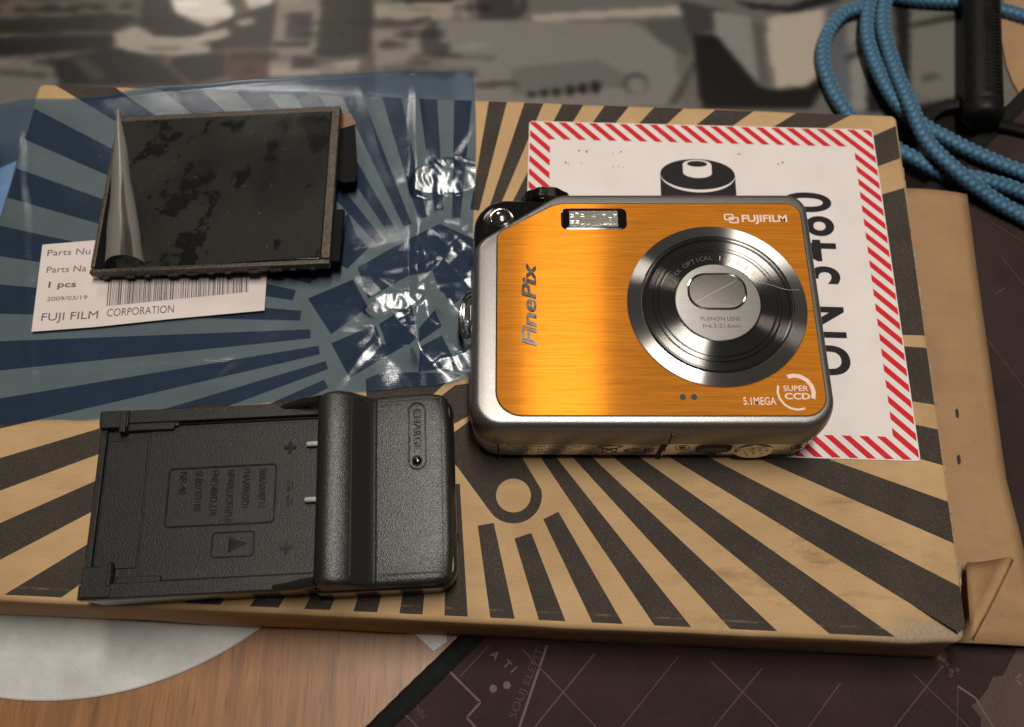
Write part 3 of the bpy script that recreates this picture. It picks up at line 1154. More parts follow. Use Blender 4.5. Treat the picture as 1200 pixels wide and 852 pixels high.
# ------------------------------------------------------------------ blue plastic bag
top = [(-40, 119), (0, 117), (85, 117), (130, 110), (200, 101), (300, 93), (385, 85), (470, 79), (551, 75)]
bot = [(-40, 502), (0, 498), (79, 492), (200, 481), (330, 471), (400, 462), (450, 457), (510, 453), (561, 442)]
nu, nv = 300, 220
tp = [(q[0] * 1000, q[1] * 1000) for q in ats(top, HB)]
bp = [(q[0] * 1000, q[1] * 1000) for q in ats(bot, HB)]


def resample(pl, n):
    d = [0]
    for p_, q_ in zip(pl[:-1], pl[1:]):
        d.append(d[-1] + math.hypot(q_[0] - p_[0], q_[1] - p_[1]))
    t = np.linspace(0, d[-1], n)
    return np.stack([np.interp(t, d, [p_[0] for p_ in pl]), np.interp(t, d, [p_[1] for p_ in pl])], 1)


T, B_ = resample(tp, nu), resample(bp, nu)
crum = [(at(525, 214, HB), 11, 5.5, 1.5), (at(505, 340, HB), 22, 16, 1.35), (at(520, 410, HB), 18, 10, 1.3), (at(540, 270, HB), 9, 14, 1.2)]
calm = [(-80.5, 150, 40, 32), (-96, 120, 36, 20)]


rf = random.Random(21)
FOLDS = []
for k_ in range(7):
    an_ = rf.uniform(0, math.pi)
    fr_ = rf.uniform(0.035, 0.075) * (1 + 0.22 * k_)
    FOLDS.append((math.cos(an_), math.sin(an_), fr_, rf.random(), 0.060 / fr_ * rf.uniform(0.7, 1.3) * (1 if k_ < 5 else 0.6)))
CREASES = []                                             # long creases running right across the film
for pa, pb, am in (((487, 90), (492, 452), 0.55), ((395, 452), (560, 262), 0.4), ((400, 392), (560, 380), 0.3), ((0, 330), (120, 345), 0.12),
                   ((20, 130), (40, 480), 0.35), ((200, 480), (330, 380), 0.22), ((420, 95), (470, 260), 0.12), ((470, 216), (562, 208), 0.5),
                   ((560, 150), (480, 300), 0.3), ((0, 445), (300, 425), 0.2)):
    a_, b__ = at(*pa, HB), at(*pb, HB)
    CREASES.append((a_[0] * 1000, a_[1] * 1000, b__[0] * 1000, b__[1] * 1000, am))


PATCH = [(at(526, 213, HB), 11.5, 5.6, 0.30), (at(462, 358, HB), 8.0, 3.0, 0.25), (at(545, 425, HB), 9.0, 2.2, 0.22)]


def bag_z(x, y):
    s = 0.10
    for (cx, cy), rx, ry, am in crum:
        q = ((x - cx * 1000) / rx) ** 2 + ((y - cy * 1000) / ry) ** 2
        s += am * math.exp(-q)
    for cx, cy, rx, ry in calm:
        q = ((x - cx) / rx) ** 2 + ((y - cy) / ry) ** 2
        s *= 1 - 0.85 * math.exp(-q * q)
    wx = x + 2.0 * noise.noise(Vector((x * 0.06, y * 0.06, 7)))
    wy = y + 2.0 * noise.noise(Vector((x * 0.06, y * 0.06, 11)))
    h = 0.0
    for k_, (ca_, sa_, fr_, ph_, am_) in enumerate(FOLDS):      # sharp straight creases
        t_ = (wx * ca_ + wy * sa_) * fr_ + ph_
        m_ = 0.5 + 0.5 * noise.noise(Vector((x * 0.045 + 13 * k_, y * 0.045, k_)))
        h += am_ * m_ * (1 - abs((t_ % 1.0) * 2 - 1))
    h *= s
    for xa_, ya_, xb_, yb_, am in CREASES:
        vx_, vy_ = xb_ - xa_, yb_ - ya_
        q_ = ((x - xa_) * vx_ + (y - ya_) * vy_) / (vx_ * vx_ + vy_ * vy_)
        if -0.05 < q_ < 1.05:
            L_ = math.hypot(vx_, vy_)
            d_ = abs((x - xa_) * vy_ - (y - ya_) * vx_) / L_ + 0.8 * noise.noise(Vector((x * 0.1, y * 0.1, 21)))
            e_ = max(0.0, min(1, min(q_ + 0.05, 1.05 - q_) * 6))
            h += am * e_ * max(0.0, 1 - abs(d_) / 2.2)
    for (cx, cy), rx, ry, sl in PATCH:                       # puckered flaps of film standing up at a slant
        dx_, dy_ = x - cx * 1000, y - cy * 1000
        dx_, dy_ = dx_ + 0.35 * dy_, dy_ - 0.25 * dx_
        q = (dx_ / rx) ** 2 + (dy_ / ry) ** 2
        if q < 1.6:
            m_ = max(0.0, min(1.0, (1.25 - q + 0.35 * noise.noise(Vector((x * 0.3, y * 0.3, 5)))) * 3))
            fac_ = 0.42 * abs(noise.noise(Vector((x * 0.33 + y * 0.2, y * 0.25, 31)))) + 0.10 * abs(noise.noise(Vector((x * 0.8, y * 0.6, 37))))
            h = h * (1 - 0.7 * m_) + m_ * (sl * (dy_ + ry) * 0.95 - 0.06 * dx_ + 0.35 + fac_)
    lowf = 0.35 * (noise.noise(Vector((x * 0.025, y * 0.03, 3))) + 0.6)
    return max(0.0, h + max(0, lowf) * (0.2 + 0.6 * max(0.0, min(1.0, (s - 0.02) / 0.08))))


vs = []
camL = -9.5
for j in range(nv):
    t = j / (nv - 1)
    for i in range(nu):
        x = T[i, 0] + (B_[i, 0] - T[i, 0]) * t
        y = T[i, 1] + (B_[i, 1] - T[i, 1]) * t
        if i > nu - 8:
            x += 1.2 * math.sin(t * 5 + 0.6) * (i - nu + 8) / 7
        if j < 6:
            y += 1.3 * noise.noise(Vector((x * 0.07, 0, 4))) * (6 - j) / 6
        if j > nv - 7:
            y += 1.6 * noise.noise(Vector((x * 0.07, 9, 4))) * (j - nv + 7) / 6
        z = HBm + 0.35 + bag_z(x, y)
        bxl, byl = to_box((x / 1000, y / 1000))
        over = max(0, byl - y1, x0 - bxl)
        z -= 0.10 * over + 0.012 * over * over
        if j < 5:
            z += 0.35 * math.sin(math.pi * j / 4)          # folded rim
        vs.append((x, y, z))
fs = [(j * nu + i, (j + 1) * nu + i, (j + 1) * nu + i + 1, j * nu + i + 1) for j in range(nv - 1) for i in range(nu - 1)]
b = MB()
b.add(vs, fs)
tag(b.build('plastic_bag', M['bag'], ang=70), 'crinkled translucent blue plastic bag spread over the striped box lid', 'bag')

# ------------------------------------------------------------------ paper parts label
LZ = HBm + 1.25
lb = empty('parts_label', (at(180, 335, LZ / 1000)[0], at(180, 335, LZ / 1000)[1], LZ / 1000), 0,
           'white printed paper parts label with barcode lying partly under the dark screen module', 'label')
O = Vector((lb.location.x * 1000, lb.location.y * 1000))


def lpx(pts):
    return [(x * 1000 - O.x, y * 1000 - O.y) for x, y in ats(pts, LZ / 1000)]


b = MB()
b.prism(lpx([(50, 287), (37, 389), (110, 383.5), (200, 374), (310, 364), (313, 318), (316, 268), (180, 276)]), 0, 0.12)
b.build('paper', M['part_paper'], lb, smooth=False)
for s_, q, wpx, h, rz in (('Parts Nu', (81, 296), 50, 1.9, 3), ('Parts Na', (78, 316), 46, 1.9, 3), ('1 pcs', (72, 334), 32, 1.8, 2), ('2009/03/19', (79, 350), 46, 1.25, 3),
                          ('FUJI FILM', (82, 371), 64, 2.3, 3), ('CORPORATION', (165, 365), 76, 2.3, 4)):
    x, y = lpx([q])[0]
    text('label_lettering', s_, h, M['grey_print'], lb, (x, y, 0.17), (0, 0, math.radians(rz)), width=wpx * 0.232,
         bold=0.02 if s_[0] in '1' else 0.0)
b = MB()
x = 0.0
r2 = random.Random(5)
while x < 1:
    wd = r2.choice((0.004, 0.004, 0.008, 0.011))
    ua, ub = x, min(1, x + wd)
    q = lpx([(125 + 166 * ua, 359 - 16.5 * ua), (125 + 166 * ub, 359 - 16.5 * ub), (128 + 164 * ub, 322 - 20 * ub), (128 + 164 * ua, 322 - 20 * ua)])
    b.flat(q, 0.17)
    x += wd + r2.choice((0.004, 0.006, 0.009))
b.build('barcode', M['grey_print'], lb, smooth=False)

# ------------------------------------------------------------------ LCD module
LC = HBm + 1.6
lcd = empty('display_module', (-0.0801, 0.1488, (LC + 2.0) / 1000), 0,
            'bare dark display module with hazy peeling protective film on the blue bag', 'display')
lcd.rotation_euler = (0, -math.radians(3.5), math.radians(0.8))      # props itself up on its folded cable
W, H, D = 64.4, 51.0, 4.0
b = MB()
b.box((0, 0, D / 2 - 0.4), (W - 1.2, H - 1.2, D - 0.8))
b.build('module_body', M['bezel_dark'], lcd, bevel=0.4)
b = MB()
for c, d in (((0, H / 2 - 0.9, D - 0.9), (W, 1.8, 2.0)), ((0, -H / 2 + 0.7, D - 0.9), (W, 1.4, 2.0)), ((-W / 2 + 0.6, 0, D - 0.9), (1.2, H - 3.6, 2.0)),
             ((W / 2 - 1.2, 0, D - 0.9), (2.4, H - 3.4, 2.0))):
    b.box(c, d)
for i in range(11):                                     # clips and tabs along the near edge
    b.box((-W / 2 + 4 + i * 5.6 + random.uniform(-1, 1), -H / 2 - 0.15, D - 2.2), (random.uniform(1.2, 3.2), 0.5, random.uniform(0.8, 1.6)))
b.build('frame', M['bezel'], lcd, bevel=0.25)
b = MB()
b.box((-0.6, -0.2, D + 0.05), (W - 3.8, H - 3.4, 0.5))
b.build('screen', M['screen'], lcd, bevel=0.1)
# film still stuck down: everything right of the peel line
fp = [(-W / 2 + 7.5, -H / 2 + 0.2), (W / 2 - 2.6, -H / 2 + 2.0), (W / 2 - 2.2, H / 2 - 1.2), (W / 2 - 14, H / 2 - 1.0), (-W / 2 + 2.0, H / 2 - 1.6)]
b = MB()
g1, g2 = 40, 34
rows = []
for j in range(g2 + 1):
    t = j / g2
    xl = fp[0][0] + (fp[4][0] - fp[0][0]) * t
    yl = fp[0][1] + (fp[4][1] - fp[0][1]) * t
    xr = fp[1][0] + (fp[2][0] - fp[1][0]) * t
    yr = fp[1][1] + (fp[2][1] - fp[1][1]) * t
    row = []
    for i in range(g1 + 1):
        u = i / g1
        x, y = xl + (xr - xl) * u, yl + (yr - yl) * u
        ed_ = max(0, (u - 0.86) / 0.14) * max(0, (t - 0.86) / 0.14)
        row.append((x, y, D + 0.45 + 0.06 * noise.noise(Vector((x * 0.15, y * 0.15, 2))) + 1.0 * ed_))
    rows.append(row)
b.loft(rows, False, False, closed=False)
b.build('protective_film', M['film'], lcd)
# peeled, rolled-up strip of film: a cone opening towards the near edge
ap, en_ = Vector((-W / 2 + 0.8, H / 2 + 1.4, D + 1.3)), Vector((-W / 2 + 12.6, -H / 2 + 1.8, D + 0.5))
rows = []
for i in range(33):
    t = i / 32
    c0 = ap + (en_ - ap) * t
    wdt = 1.2 + 9.5 * t
    row = []
    for k in range(19):
        a = math.pi * (1.0 - k / 18 * 1.12)
        wdt_ = wdt * (1 + 0.12 * noise.noise(Vector((t * 5, k * 0.15, 3))))
        row.append((c0.x + wdt_ * 0.5 * math.cos(a) - 0.25 * wdt + 0.35 * noise.noise(Vector((t * 4, 1, k * 0.1))), c0.y + 0.10 * wdt * math.sin(a) - 1.0 * t * (1 - k / 18), c0.z - 0.3 + wdt * 0.42 * max(-0.2, math.sin(a)) + 0.4))
    rows.append(row)
b = MB()
b.loft(rows, False, False, closed=False)
b.build('film_curl', M['film_curl'], lcd)
b = MB()
b.prism([(W / 2 - 1, 3), (W / 2 + 1.6, 1.2), (W / 2 + 5.0, 1.6), (W / 2 + 5.4, 5), (W / 2 + 3.8, 21), (W / 2 + 2.5, 23.4), (W / 2 - 1, 23.6)], 1.2, 1.5)
b.prism([(W / 2 - 1, -24), (W / 2 + 2.2, -24), (W / 2 + 2.6, -8), (W / 2 - 1, -8)], 1.0, 2.6)
b.build('flex_cable', M['flex'], lcd, bevel=0.1)
b = MB()
b.prism([(W / 2 - 1, 19), (W / 2 + 4.4, 20.6), (W / 2 + 2.4, 24.6), (W / 2 - 1, 24.8)], 1.55, 1.8)
b.build('flex_tab', M['flex_amber'], lcd)

# ------------------------------------------------------------------ battery charger
ch = empty('battery_charger', (-0.0555, 0.0612, HB), 0.052, 'black textured plastic battery charger with empty battery bay on the box', 'charger')
b = MB()
rr_ = lambda i: rrect(-42.6, -22.4, 12, 22.6, 1.6, i, 4)
b.loft([[(x, y, z) for x, y in rr_(i)] for i, z in ((1.4, 0.4), (0.5, 1.2), (0.25, 5), (0.0, 8.6), (0.0, 9.6))])
b.build('lower_case', M['black_smooth'], ch)
b = MB()                                              # rim around the battery bay
b.box((-16.5, 20.9, 10.6), (53.0, 3.4, 2.2))
b.box((-16.5, -20.7, 10.6), (53.0, 3.4, 2.2))
b.box((-41.8, 0.1, 10.3), (1.6, 38, 1.4))
b.box((-39.1, 20.2, 11.2), (6.8, 4.4, 2.6))
b.box((-36.9, 19.3, 11.5), (1.6, 5.2, 2.6))
b.box((-39.1, -18.6, 11.0), (6.8, 7.0, 2.0))
b.box((-36.3, -17.0, 11.1), (0.9, 5.6, 2.3))
b.box((-31.0, 18.6, 10.5), (12.0, 2.4, 1.6))
b.box((-24.6, 18.8, 10.3), (1.4, 1.2, 1.6))
b.box((-30.0, -18.4, 10.3), (10.0, 1.6, 1.5))
b.box((-8.0, -18.9, 10.0), (36, 0.5, 1.2))
b.box((-8.0, 19.0, 9.9), (36, 0.5, 1.0))
b.build('bay_rim', M['black_fine'], ch, bevel=0.25)
b = MB()
b.box((-16, 0, 9.3), (51.8, 38.4, 1.0))
b.box((-10.3, 0, 9.6), (41.0, 37.4, 1.0))
b.box((-36.0, 0, 9.55), (9.6, 31, 1.0))
b.build('bay_floor', M['black_fine'], ch, bevel=0.2)


def frame_poly(mbx, x0_, y0_, x1_, y1_, r, t, z0, z1):
    o_, i_ = rrect(x0_, y0_, x1_, y1_, r), rrect(x0_, y0_, x1_, y1_, r, t)
    n_ = len(o_)
    vs = [(x, y, z0) for x, y in o_] + [(x, y, z1) for x, y in o_] + [(x, y, z1) for x, y in i_] + [(x, y, z0) for x, y in i_]
    fs = []
    for q in range(3):
        for j in range(n_):
            k = (j + 1) % n_
            fs.append((q * n_ + j, q * n_ + k, (q + 1) * n_ + k, (q + 1) * n_ + j))
    mbx.add(vs, fs)


b = MB()
frame_poly(b, -25.6, -6.6, 0.0, 7.9, 1.2, 0.45, 10.0, 10.35)
frame_poly(b, -14.3, -14.2, -4.4, -8.1, 1.0, 0.35, 10.0, 10.3)
b.build('moulded_frames', M['black_smooth'], ch, bevel=0.08)
b = MB()
b.prism([(-10.4, -13.0), (-6.0, -11.1), (-10.4, -9.4)], 10.0, 10.3)
b.build('moulded_arrow', M['black_smooth'], ch)
b = MB()
for cx, cy in ((2.9, 11.6), (2.9, -12.6)):
    b.box((cx, cy, 10.15), (3.0, 0.8, 0.4))
    b.box((cx, cy, 10.17), (0.8, 3.0, 0.4))
for cx, cy in ((2.9, 2.2), (2.9, -1.5)):
    b.box((cx, cy, 10.15), (0.7, 2.6, 0.4))
    b.box((cx + 0.9, cy, 10.15), (0.3, 1.8, 0.3))
b.build('polarity_marks', M['black_smooth'], ch)
for i, s_ in enumerate(('S005/S008/F1S', 'PNA/0060/D1', 'NP40/KLIC/ENPL0', 'FNP/40/D-LI8', 'SLB0737/10S', 'NP-40')):
    L_ = (9.6, 9.6, 12.6, 10.8, 9.6, 5.4)[i]
    text('moulded_lettering', s_, 1.7, M['black_smooth'], ch, (-3.4 - i * 3.75, 6.8 - L_ / 2, 10.1), (0, 0, -math.pi / 2), extrude=0.2, width=L_)
for y in (11.9, -1.8):
    b = MB()
    b.tube([(7.0, y, 11.2), (7.4, y, 11.2), (13, y, 11.2)], [0.4, 0.65, 0.65], 12)
    b.build('contact_pin', M['pale_edge'], ch)
# hump: swept profile
prof = [(10.4, 0.6), (10.2, 12.0), (10.25, 14.6), (10.7, 16.2), (11.6, 17.4), (12.9, 18.1), (14.4, 18.3), (15.9, 18.0), (17.3, 17.5), (18.5, 16.7), (19.2, 16.0), (20.4, 14.75), (21.8, 13.3), (23.0, 12.1), (23.5, 11.9), (24.1, 12.7),
        (27, 13.0), (32, 13.3), (37, 13.45), (40.0, 13.3), (41.0, 12.8), (41.55, 11.8), (41.6, 6.0), (41.3, 2.0), (40.4, 0.6)]
b = MB()
rings = []
for yy, ins in ((-23.0, 1.5), (-22.85, 0.75), (-22.4, 0.3), (-21.6, 0.0), (-14, 0), (0, 0), (14, 0), (21.5, 0.0), (22.3, 0.3), (22.75, 0.75), (22.9, 1.5)):
    cx_, cz_ = 26, 8.0
    row = []
    for x, z in prof:
        rx = math.copysign(min(ins * 1.2, abs(x - cx_)), x - cx_) if abs(x - cx_) > 11 else 0
        # rounded plan corners at the outer end
        if x > 36:
            e_ = max(0, abs(yy) - 19.4) / 3.4
            rx += 3.2 * (1 - math.sqrt(max(0, 1 - min(1, e_) ** 2))) * (x - 36) / 5.6
        row.append((x - rx, yy, z - (ins if z > 10 else 0)))
    rings.append(row[::-1])
b.loft(rings, True, True)
b.build('hump', M['black_tex'], ch, ang=40)
b = MB()                                              # smooth lower skirt, a little proud of the textured top
rr_ = lambda i: rpoly([(10.0, -23.4), (42.2, -23.4), (42.2, 23.2), (10.0, 23.2)], [0.6, 4.6, 4.6, 0.6], min(i, 0.5) if False else i, 6)
b.loft([[(x, y, z) for x, y in rr_(i)] for i, z in ((1.8, 0.3), (0.7, 1.0), (0.3, 3.5), (0.0, 8.5), (0.15, 9.6), (0.9, 10.6))])
b.build('skirt', M['black_smooth'], ch)
for s_ in (1, -1):                                    # moulded wings where hump meets bay
    b = MB()
    yy = 21.6 if s_ > 0 else -21.7
    pts = [(0.5, yy, 11.0), (4.0, yy + 0.3 * s_, 12.2), (7.5, yy + 0.2 * s_, 14.0), (10.8, yy, 15.2)]
    b.tube(pts, [0.7, 1.0, 1.2, 1.2], 10)
    b.build('side_wing', M['black_smooth'], ch)
b = MB()
b.ribbon([(18.6, -21.0), (18.5, 21.4)], 0.22, 0)
b.v = [(x, y, 16.66) for x, y, z in b.v]
b.ribbon([(18.6, 21.3), (23.4, 21.3)], 0.001, 0)
for pts in ([(24.5, 21.2), (39.4, 21.2)], [(39.4, 21.3), (39.2, -20.7)], [(39.2, -20.6), (24.5, -20.6)]):
    b.ribbon(pts, 0.22, 13.82 if pts[0][1] == pts[1][1] else 13.47)
b.build('seam_lines', M['hole'], ch, smooth=False)
b = MB()
frame_poly(b, 31.5, 3.5, 35.8, 20.4, 2.1, 0.35, 13.3, 13.85)
b.build('indicator_frame', M['black_smooth'], ch, bevel=0.08)
text('moulded_lettering', 'CHARGE', 1.9, M['black_smooth'], ch, (33.65, 13.6, 13.62), (0, 0, -math.pi / 2), extrude=0.2, width=10.2)
b = MB()
b.lathe([(1.3, 0), (1.25, 0.35), (0.95, 0.65), (0.5, 0.8), (0.01, 0.85)], 20, (33.6, 5.7, 13.45))
b.build('indicator_light', M['clear'], ch)
b = MB()
b.lathe([(1.0, 0), (0.9, 0.2), (0.5, 0.45), (0.01, 0.5)], 20, (33.6, 5.7, 13.45))
b.build('indicator_led', M['chrome_dark'], ch)
b = MB()
b.box((42.2, -6, 5.6), (0.5, 9.5, 3.2))
b.build('power_port', M['hole'], ch, bevel=0.2)

# ------------------------------------------------------------------ digital camera
CX, CY = 32.5, 105.0
dc = empty('digital_camera', (CX / 1000, CY / 1000, HB), 0, 'compact digital camera with orange brushed front plate lying on the hazard label', 'camera')
full_v, full_r = [(-42.6, -32.0), (43.2, -32.0), (43.2, 32.8), (-42.6, 32.8)], [7.5, 8.5, 6, 8.5]
b = MB()
b.loft([[(x, y, z) for x, y in rpoly(full_v, full_r, i, 10)] for i, z in
        ((3.0, 0.25), (1.6, 0.9), (0.7, 2.2), (0.35, 4.0), (0.3, 8.0), (0.3, 11.6), (0.8, 11.9), (0.8, 12.4))])
b.build('rear_shell', M['chrome'], dc)
fv, fr = [(-42.6, -32.0), (43.2, -32.0), (43.2, 32.9), (-21.0, 32.9), (-42.6, 18.2)], [7.5, 8.5, 6, 9, 7]
b = MB()
b.loft([[(x, y, z) for x, y in rpoly(fv, fr, i, 10)] for i, z in
        ((0.5, 12.0), (0.05, 12.3), (0.0, 13.2), (0.0, 16.5), (0.25, 18.6), (0.6, 20.3), (1.05, 21.5), (1.5, 22.15), (2.0, 22.42), (2.5, 22.5), (4.4, 22.52))])
b.build('front_shell', M['silver'], dc, ang=50)
pv, prd = [(-36.1, -28.5), (40.1, -28.5), (40.1, 28.6), (-21.2, 28.6), (-36.1, 20.0)], [6, 5, 3.5, 10, 3]
b = MB()
b.loft([[(x, y, z) for x, y in rpoly(pv, prd, i, 8)] for i, z in ((0.0, 22.1), (0.0, 22.66), (0.12, 22.75))])
b.build('front_plate', M['orange'], dc)
b = MB()
b.loft([[(x, y, 22.52) for x, y in rpoly(pv, prd, -0.28, 8)], [(x, y, 22.52) for x, y in rpoly(pv, prd, 0.05, 8)]], False, False)
b.build('plate_seam', M['hole'], dc, smooth=False)
# seam between the shells at the base edge
b = MB()
b.ribbon([(-33, -31.1), (4.4, -31.1)], 0.3, 0)
b.v = [(x, y, 21.0) for x, y, z in b.v]
b.box((4.6, -31.95, 16.0), (0.25, 0.5, 7.0))
b.build('shell_seam', M['hole'], dc, smooth=False)
# black corner with shutter button and dial
b = MB()
b.loft([[(x, y, z) for x, y in rpoly([(-42.3, 12.5), (-12.0, 32.5), (-42.3, 32.5)], [2.5, 2.5, 8.5], i, 10)] for i, z in
        ((0.0, 12.0), (0.0, 17.0), (0.4, 18.6), (1.4, 19.8), (2.6, 20.2))])
b.build('corner_panel', M['gloss_black'], dc)
b = MB()
b.lathe([(3.3, -0.5), (3.3, 0.15), (3.0, 0.35), (2.75, 0.2), (2.7, 0.1), (2.6, 0.6), (2.3, 1.1), (1.7, 1.5), (1.0, 1.75), (0.01, 1.85)], 32, (0, 0, 0))
b.build('shutter_button', M['steel'], dc, (-35.2, 25.6, 20.0), (0.18, 0, 0))
b = MB()
nd = 40
rings = []
for r_, z in ((5.8, 0), (6.4, 0.5), (6.4, 3.0), (5.6, 3.8), (3.0, 4.2)):
    rings.append([(r_ * (1 + (0.05 if (j % 4) < 2 and 0.4 < z < 3.2 else 0)) * math.cos(2 * math.pi * j / nd), r_ * (1 + (0.05 if (j % 4) < 2 and 0.4 < z < 3.2 else 0)) * math.sin(2 * math.pi * j / nd), z) for j in range(nd)])
b.loft(rings)
b.lathe([(1.5, 4.1), (1.5, 4.6), (1.0, 4.9), (0.01, 4.95)], 20)
b.build('mode_dial', M['chrome_dark'], dc, (-23.6, 32.0, 14.2), (-math.pi / 2, 0, 0))
# flash
b = MB()
o_ = rrect(-20.2, 21.0, -3.7, 27.1, 1.5)
b.loft([[(x, y, z) for x, y in rrect(-20.2, 21.0, -3.7, 27.1, 1.5, i)] for i, z in ((0, 22.4), (0, 22.85), (0.35, 22.95), (0.5, 22.82))])
fl_ = b.build('flash_window', M['gloss_black'], dc)
b = MB()
for i in range(9):
    for j in range(5):
        xa, ya = -18.1 + i * 1.36, 21.75 + j * 0.94
        h = 0.35 + 0.12 * random.random()
        ox, oy = random.uniform(-0.25, 0.25), random.uniform(-0.2, 0.2)
        b.add([(xa, ya, 22.84), (xa + 1.30, ya, 22.84), (xa + 1.30, ya + 0.88, 22.84), (xa, ya + 0.88, 22.84), (xa + 0.65 + ox, ya + 0.44 + oy, 22.84 + h)],
              [(0, 1, 4), (1, 2, 4), (2, 3, 4), (3, 0, 4)])
b.build('flash_prism', M['flash'], fl_, smooth=False)
b = MB()
b.loft([[(x, y, z) for x, y in rrect(-19.6, 21.4, -4.3, 26.7, 1.2, i)] for i, z in ((0, 23.3), (0, 23.4), (0.3, 23.5))])
b.build('flash_cover', M['clear'], fl_)
# lens
lens = bpy.data.objects.new('lens', None)
LXY = (16.9, 0.0)
Z = 22.75


def ringpart(name, prof_, mat, parent):
    b_ = MB()
    n_ = 128
    rings_ = [[(r * math.cos(2 * math.pi * j / n_), r * math.sin(2 * math.pi * j / n_), z) for j in range(n_)] for r, z in prof_]
    b_.loft(rings_, False, prof_[-1][0] < 0.1)
    return b_.build(name, mat, parent, (LXY[0], LXY[1], Z) if parent is dc else (0, 0, 0), ang=25)


bpy.data.objects.remove(lens)
lens = ringpart('lens_barrel', [(21.65, -0.3), (21.65, 0.35), (21.5, 0.5), (18.55, 1.05), (18.45, 0.9), (18.4, 0.2), (18.3, 0.1)], M['spun'], dc)
ringpart('lens_groove', [(18.4, 0.25), (17.9, 0.25)], M['hole'], lens)
ringpart('inner_ring', [(18.0, 0.2), (18.0, 1.1), (17.75, 1.3), (17.45, 1.15), (17.2, 0.55), (15.6, 0.45), (15.5, 0.25), (15.4, 0.25), (15.3, 0.75), (15.1, 0.85), (14.55, 0.85), (14.45, 0.6), (14.3, 0.6), (14.15, 1.0), (13.95, 1.1), (10.6, 1.0), (10.5, 0.8), (10.3, 0.8)],
         M['spun_dark'], lens)
ringpart('lens_cap_disc', [(10.25, 0.9), (10.25, 1.35), (10.1, 1.45), (0.01, 1.45)], M['disc_metal'], lens)
b = MB()
cv = [(x, y) for x, y in rrect(-7.2, -2.3, 7.2, 8.0, 4.4, 0, 8)]
b.loft([[(x, y, z) for x, y in rrect(-7.2, -2.3, 7.2, 7.7, 4.6, i, 8)] for i, z in ((0.0, 1.4), (0.05, 1.75), (0.3, 1.85), (0.55, 1.75), (0.65, 1.5))], True, False)
b.build('shutter_frame', M['steel'], lens)
b = MB()
b.loft([[(x, y, z) for x, y in rrect(-6.75, -1.85, 6.75, 7.25, 4.2, i, 8)] for i, z in ((0.0, 1.2), (0.0, 1.56), (0.2, 1.6))])
b.build('lens_shutter', M['sand'], lens)
b = MB()
b.ribbon([(-5.6, -0.3), (4.8, 5.6)], 0.10, 1.63)
b.build('shutter_split', M['pale_edge'], lens, smooth=False)
b = MB()
b.ribbon([(7.0, 6.4), (11.0, 5.0), (13.5, 4.3), (15.4, 3.5), (17.4, 3.0), (19.8, 3.1)], 0.07, 1.72)
b.build('surface_scratch', M['pale_edge'], lens, smooth=False)
text('lens_lettering', 'FUJINON LENS', 1.1, M['engraved'], lens, (0.2, -4.6, 1.48), width=9.4)
text('lens_lettering', 'f=6.3-21.6mm', 1.1, M['engraved'], lens, (0.4, -6.5, 1.48), width=9.0)
s_ = '3.4X OPTICAL 1:2.8-5.5'
for i, ch_ in enumerate(s_):
    if ch_ == ' ':
        continue
    a = math.radians(152 - i * (112 / (len(s_) - 1)))
    text('ring_lettering', ch_, 1.25, M['pink_white'] if 12 < i else M['engraved'], lens, (12.2 * math.cos(a), 12.2 * math.sin(a), 1.10), (0, 0, a - math.pi / 2))
# printed and raised marks on the plate
PT = 22.79
text('raised_lettering', 'FinePix', 3.4, M['chrome_dark'], dc, (-28.2, -0.6, PT - 0.02), (0, 0, math.pi / 2), shear=0.22, bold=0.022, extrude=0.3, width=22.5)
text('brand_lettering', 'FUJIFILM', 1.95, M['pink_white'], dc, (30.9, 24.1, PT), bold=0.03, width=11.4)
b = MB()
for cx_, cy_ in ((22.0, 24.6), (23.2, 23.7)):
    frame_poly(b, cx_ - 1.25, cy_ - 0.95, cx_ + 1.25, cy_ + 0.95, 0.5, 0.4, PT, PT + 0.01)
b.flat(rrect(21.9, 23.7, 23.3, 24.6, 0.3), PT + 0.02)
b.build('brand_emblem', M['pink_white'], dc, smooth=False)
text('printed_lettering', '5.1MEGA', 1.9, M['pink_white'], dc, (24.6, -25.1, PT), bold=0.012, width=7.6)
text('printed_lettering', 'SUPER', 1.35, M['pink_white'], dc, (33.3, -21.9, PT), bold=0.014, width=5.8)
text('printed_lettering', 'CCD', 1.5, M['pink_white'], dc, (33.5, -23.9, PT), bold=0.03, width=5.9)
b = MB()
ec = (33.3, -22.8)


def octarc(a0, a1, ro, ri):
    n_ = int(abs(a1 - a0) / 22.5)
    A_ = [a0 + (a1 - a0) * k / n_ for k in range(n_ + 1)]
    P1 = [(ec[0] + ro * math.cos(math.radians(a)), ec[1] + ro * 1.02 * math.sin(math.radians(a))) for a in A_]
    P2 = [(ec[0] + ri * math.cos(math.radians(a)), ec[1] + ri * 1.02 * math.sin(math.radians(a))) for a in A_][::-1]
    b.flat(P1 + P2, PT)


octarc(-22.5, 112.5, 4.6, 3.6)
octarc(157.5, 292.5, 4.5, 4.0)
b.build('sensor_emblem', M['pink_white'], dc, smooth=False)
b = MB()
for x in (7.0, 9.6):
    b.flat(circ(x, -24.0, 0.75, 18), PT)
b.build('microphone_holes', M['hole'], dc, smooth=False)
# base of the camera: battery door, screws, tripod socket, loudspeaker
WY = -31.72


def on_wall(b_, fn):
    b_.v = [(x, WY - z, y) for x, y, z in b_.v]        # local (x, height, outwards)


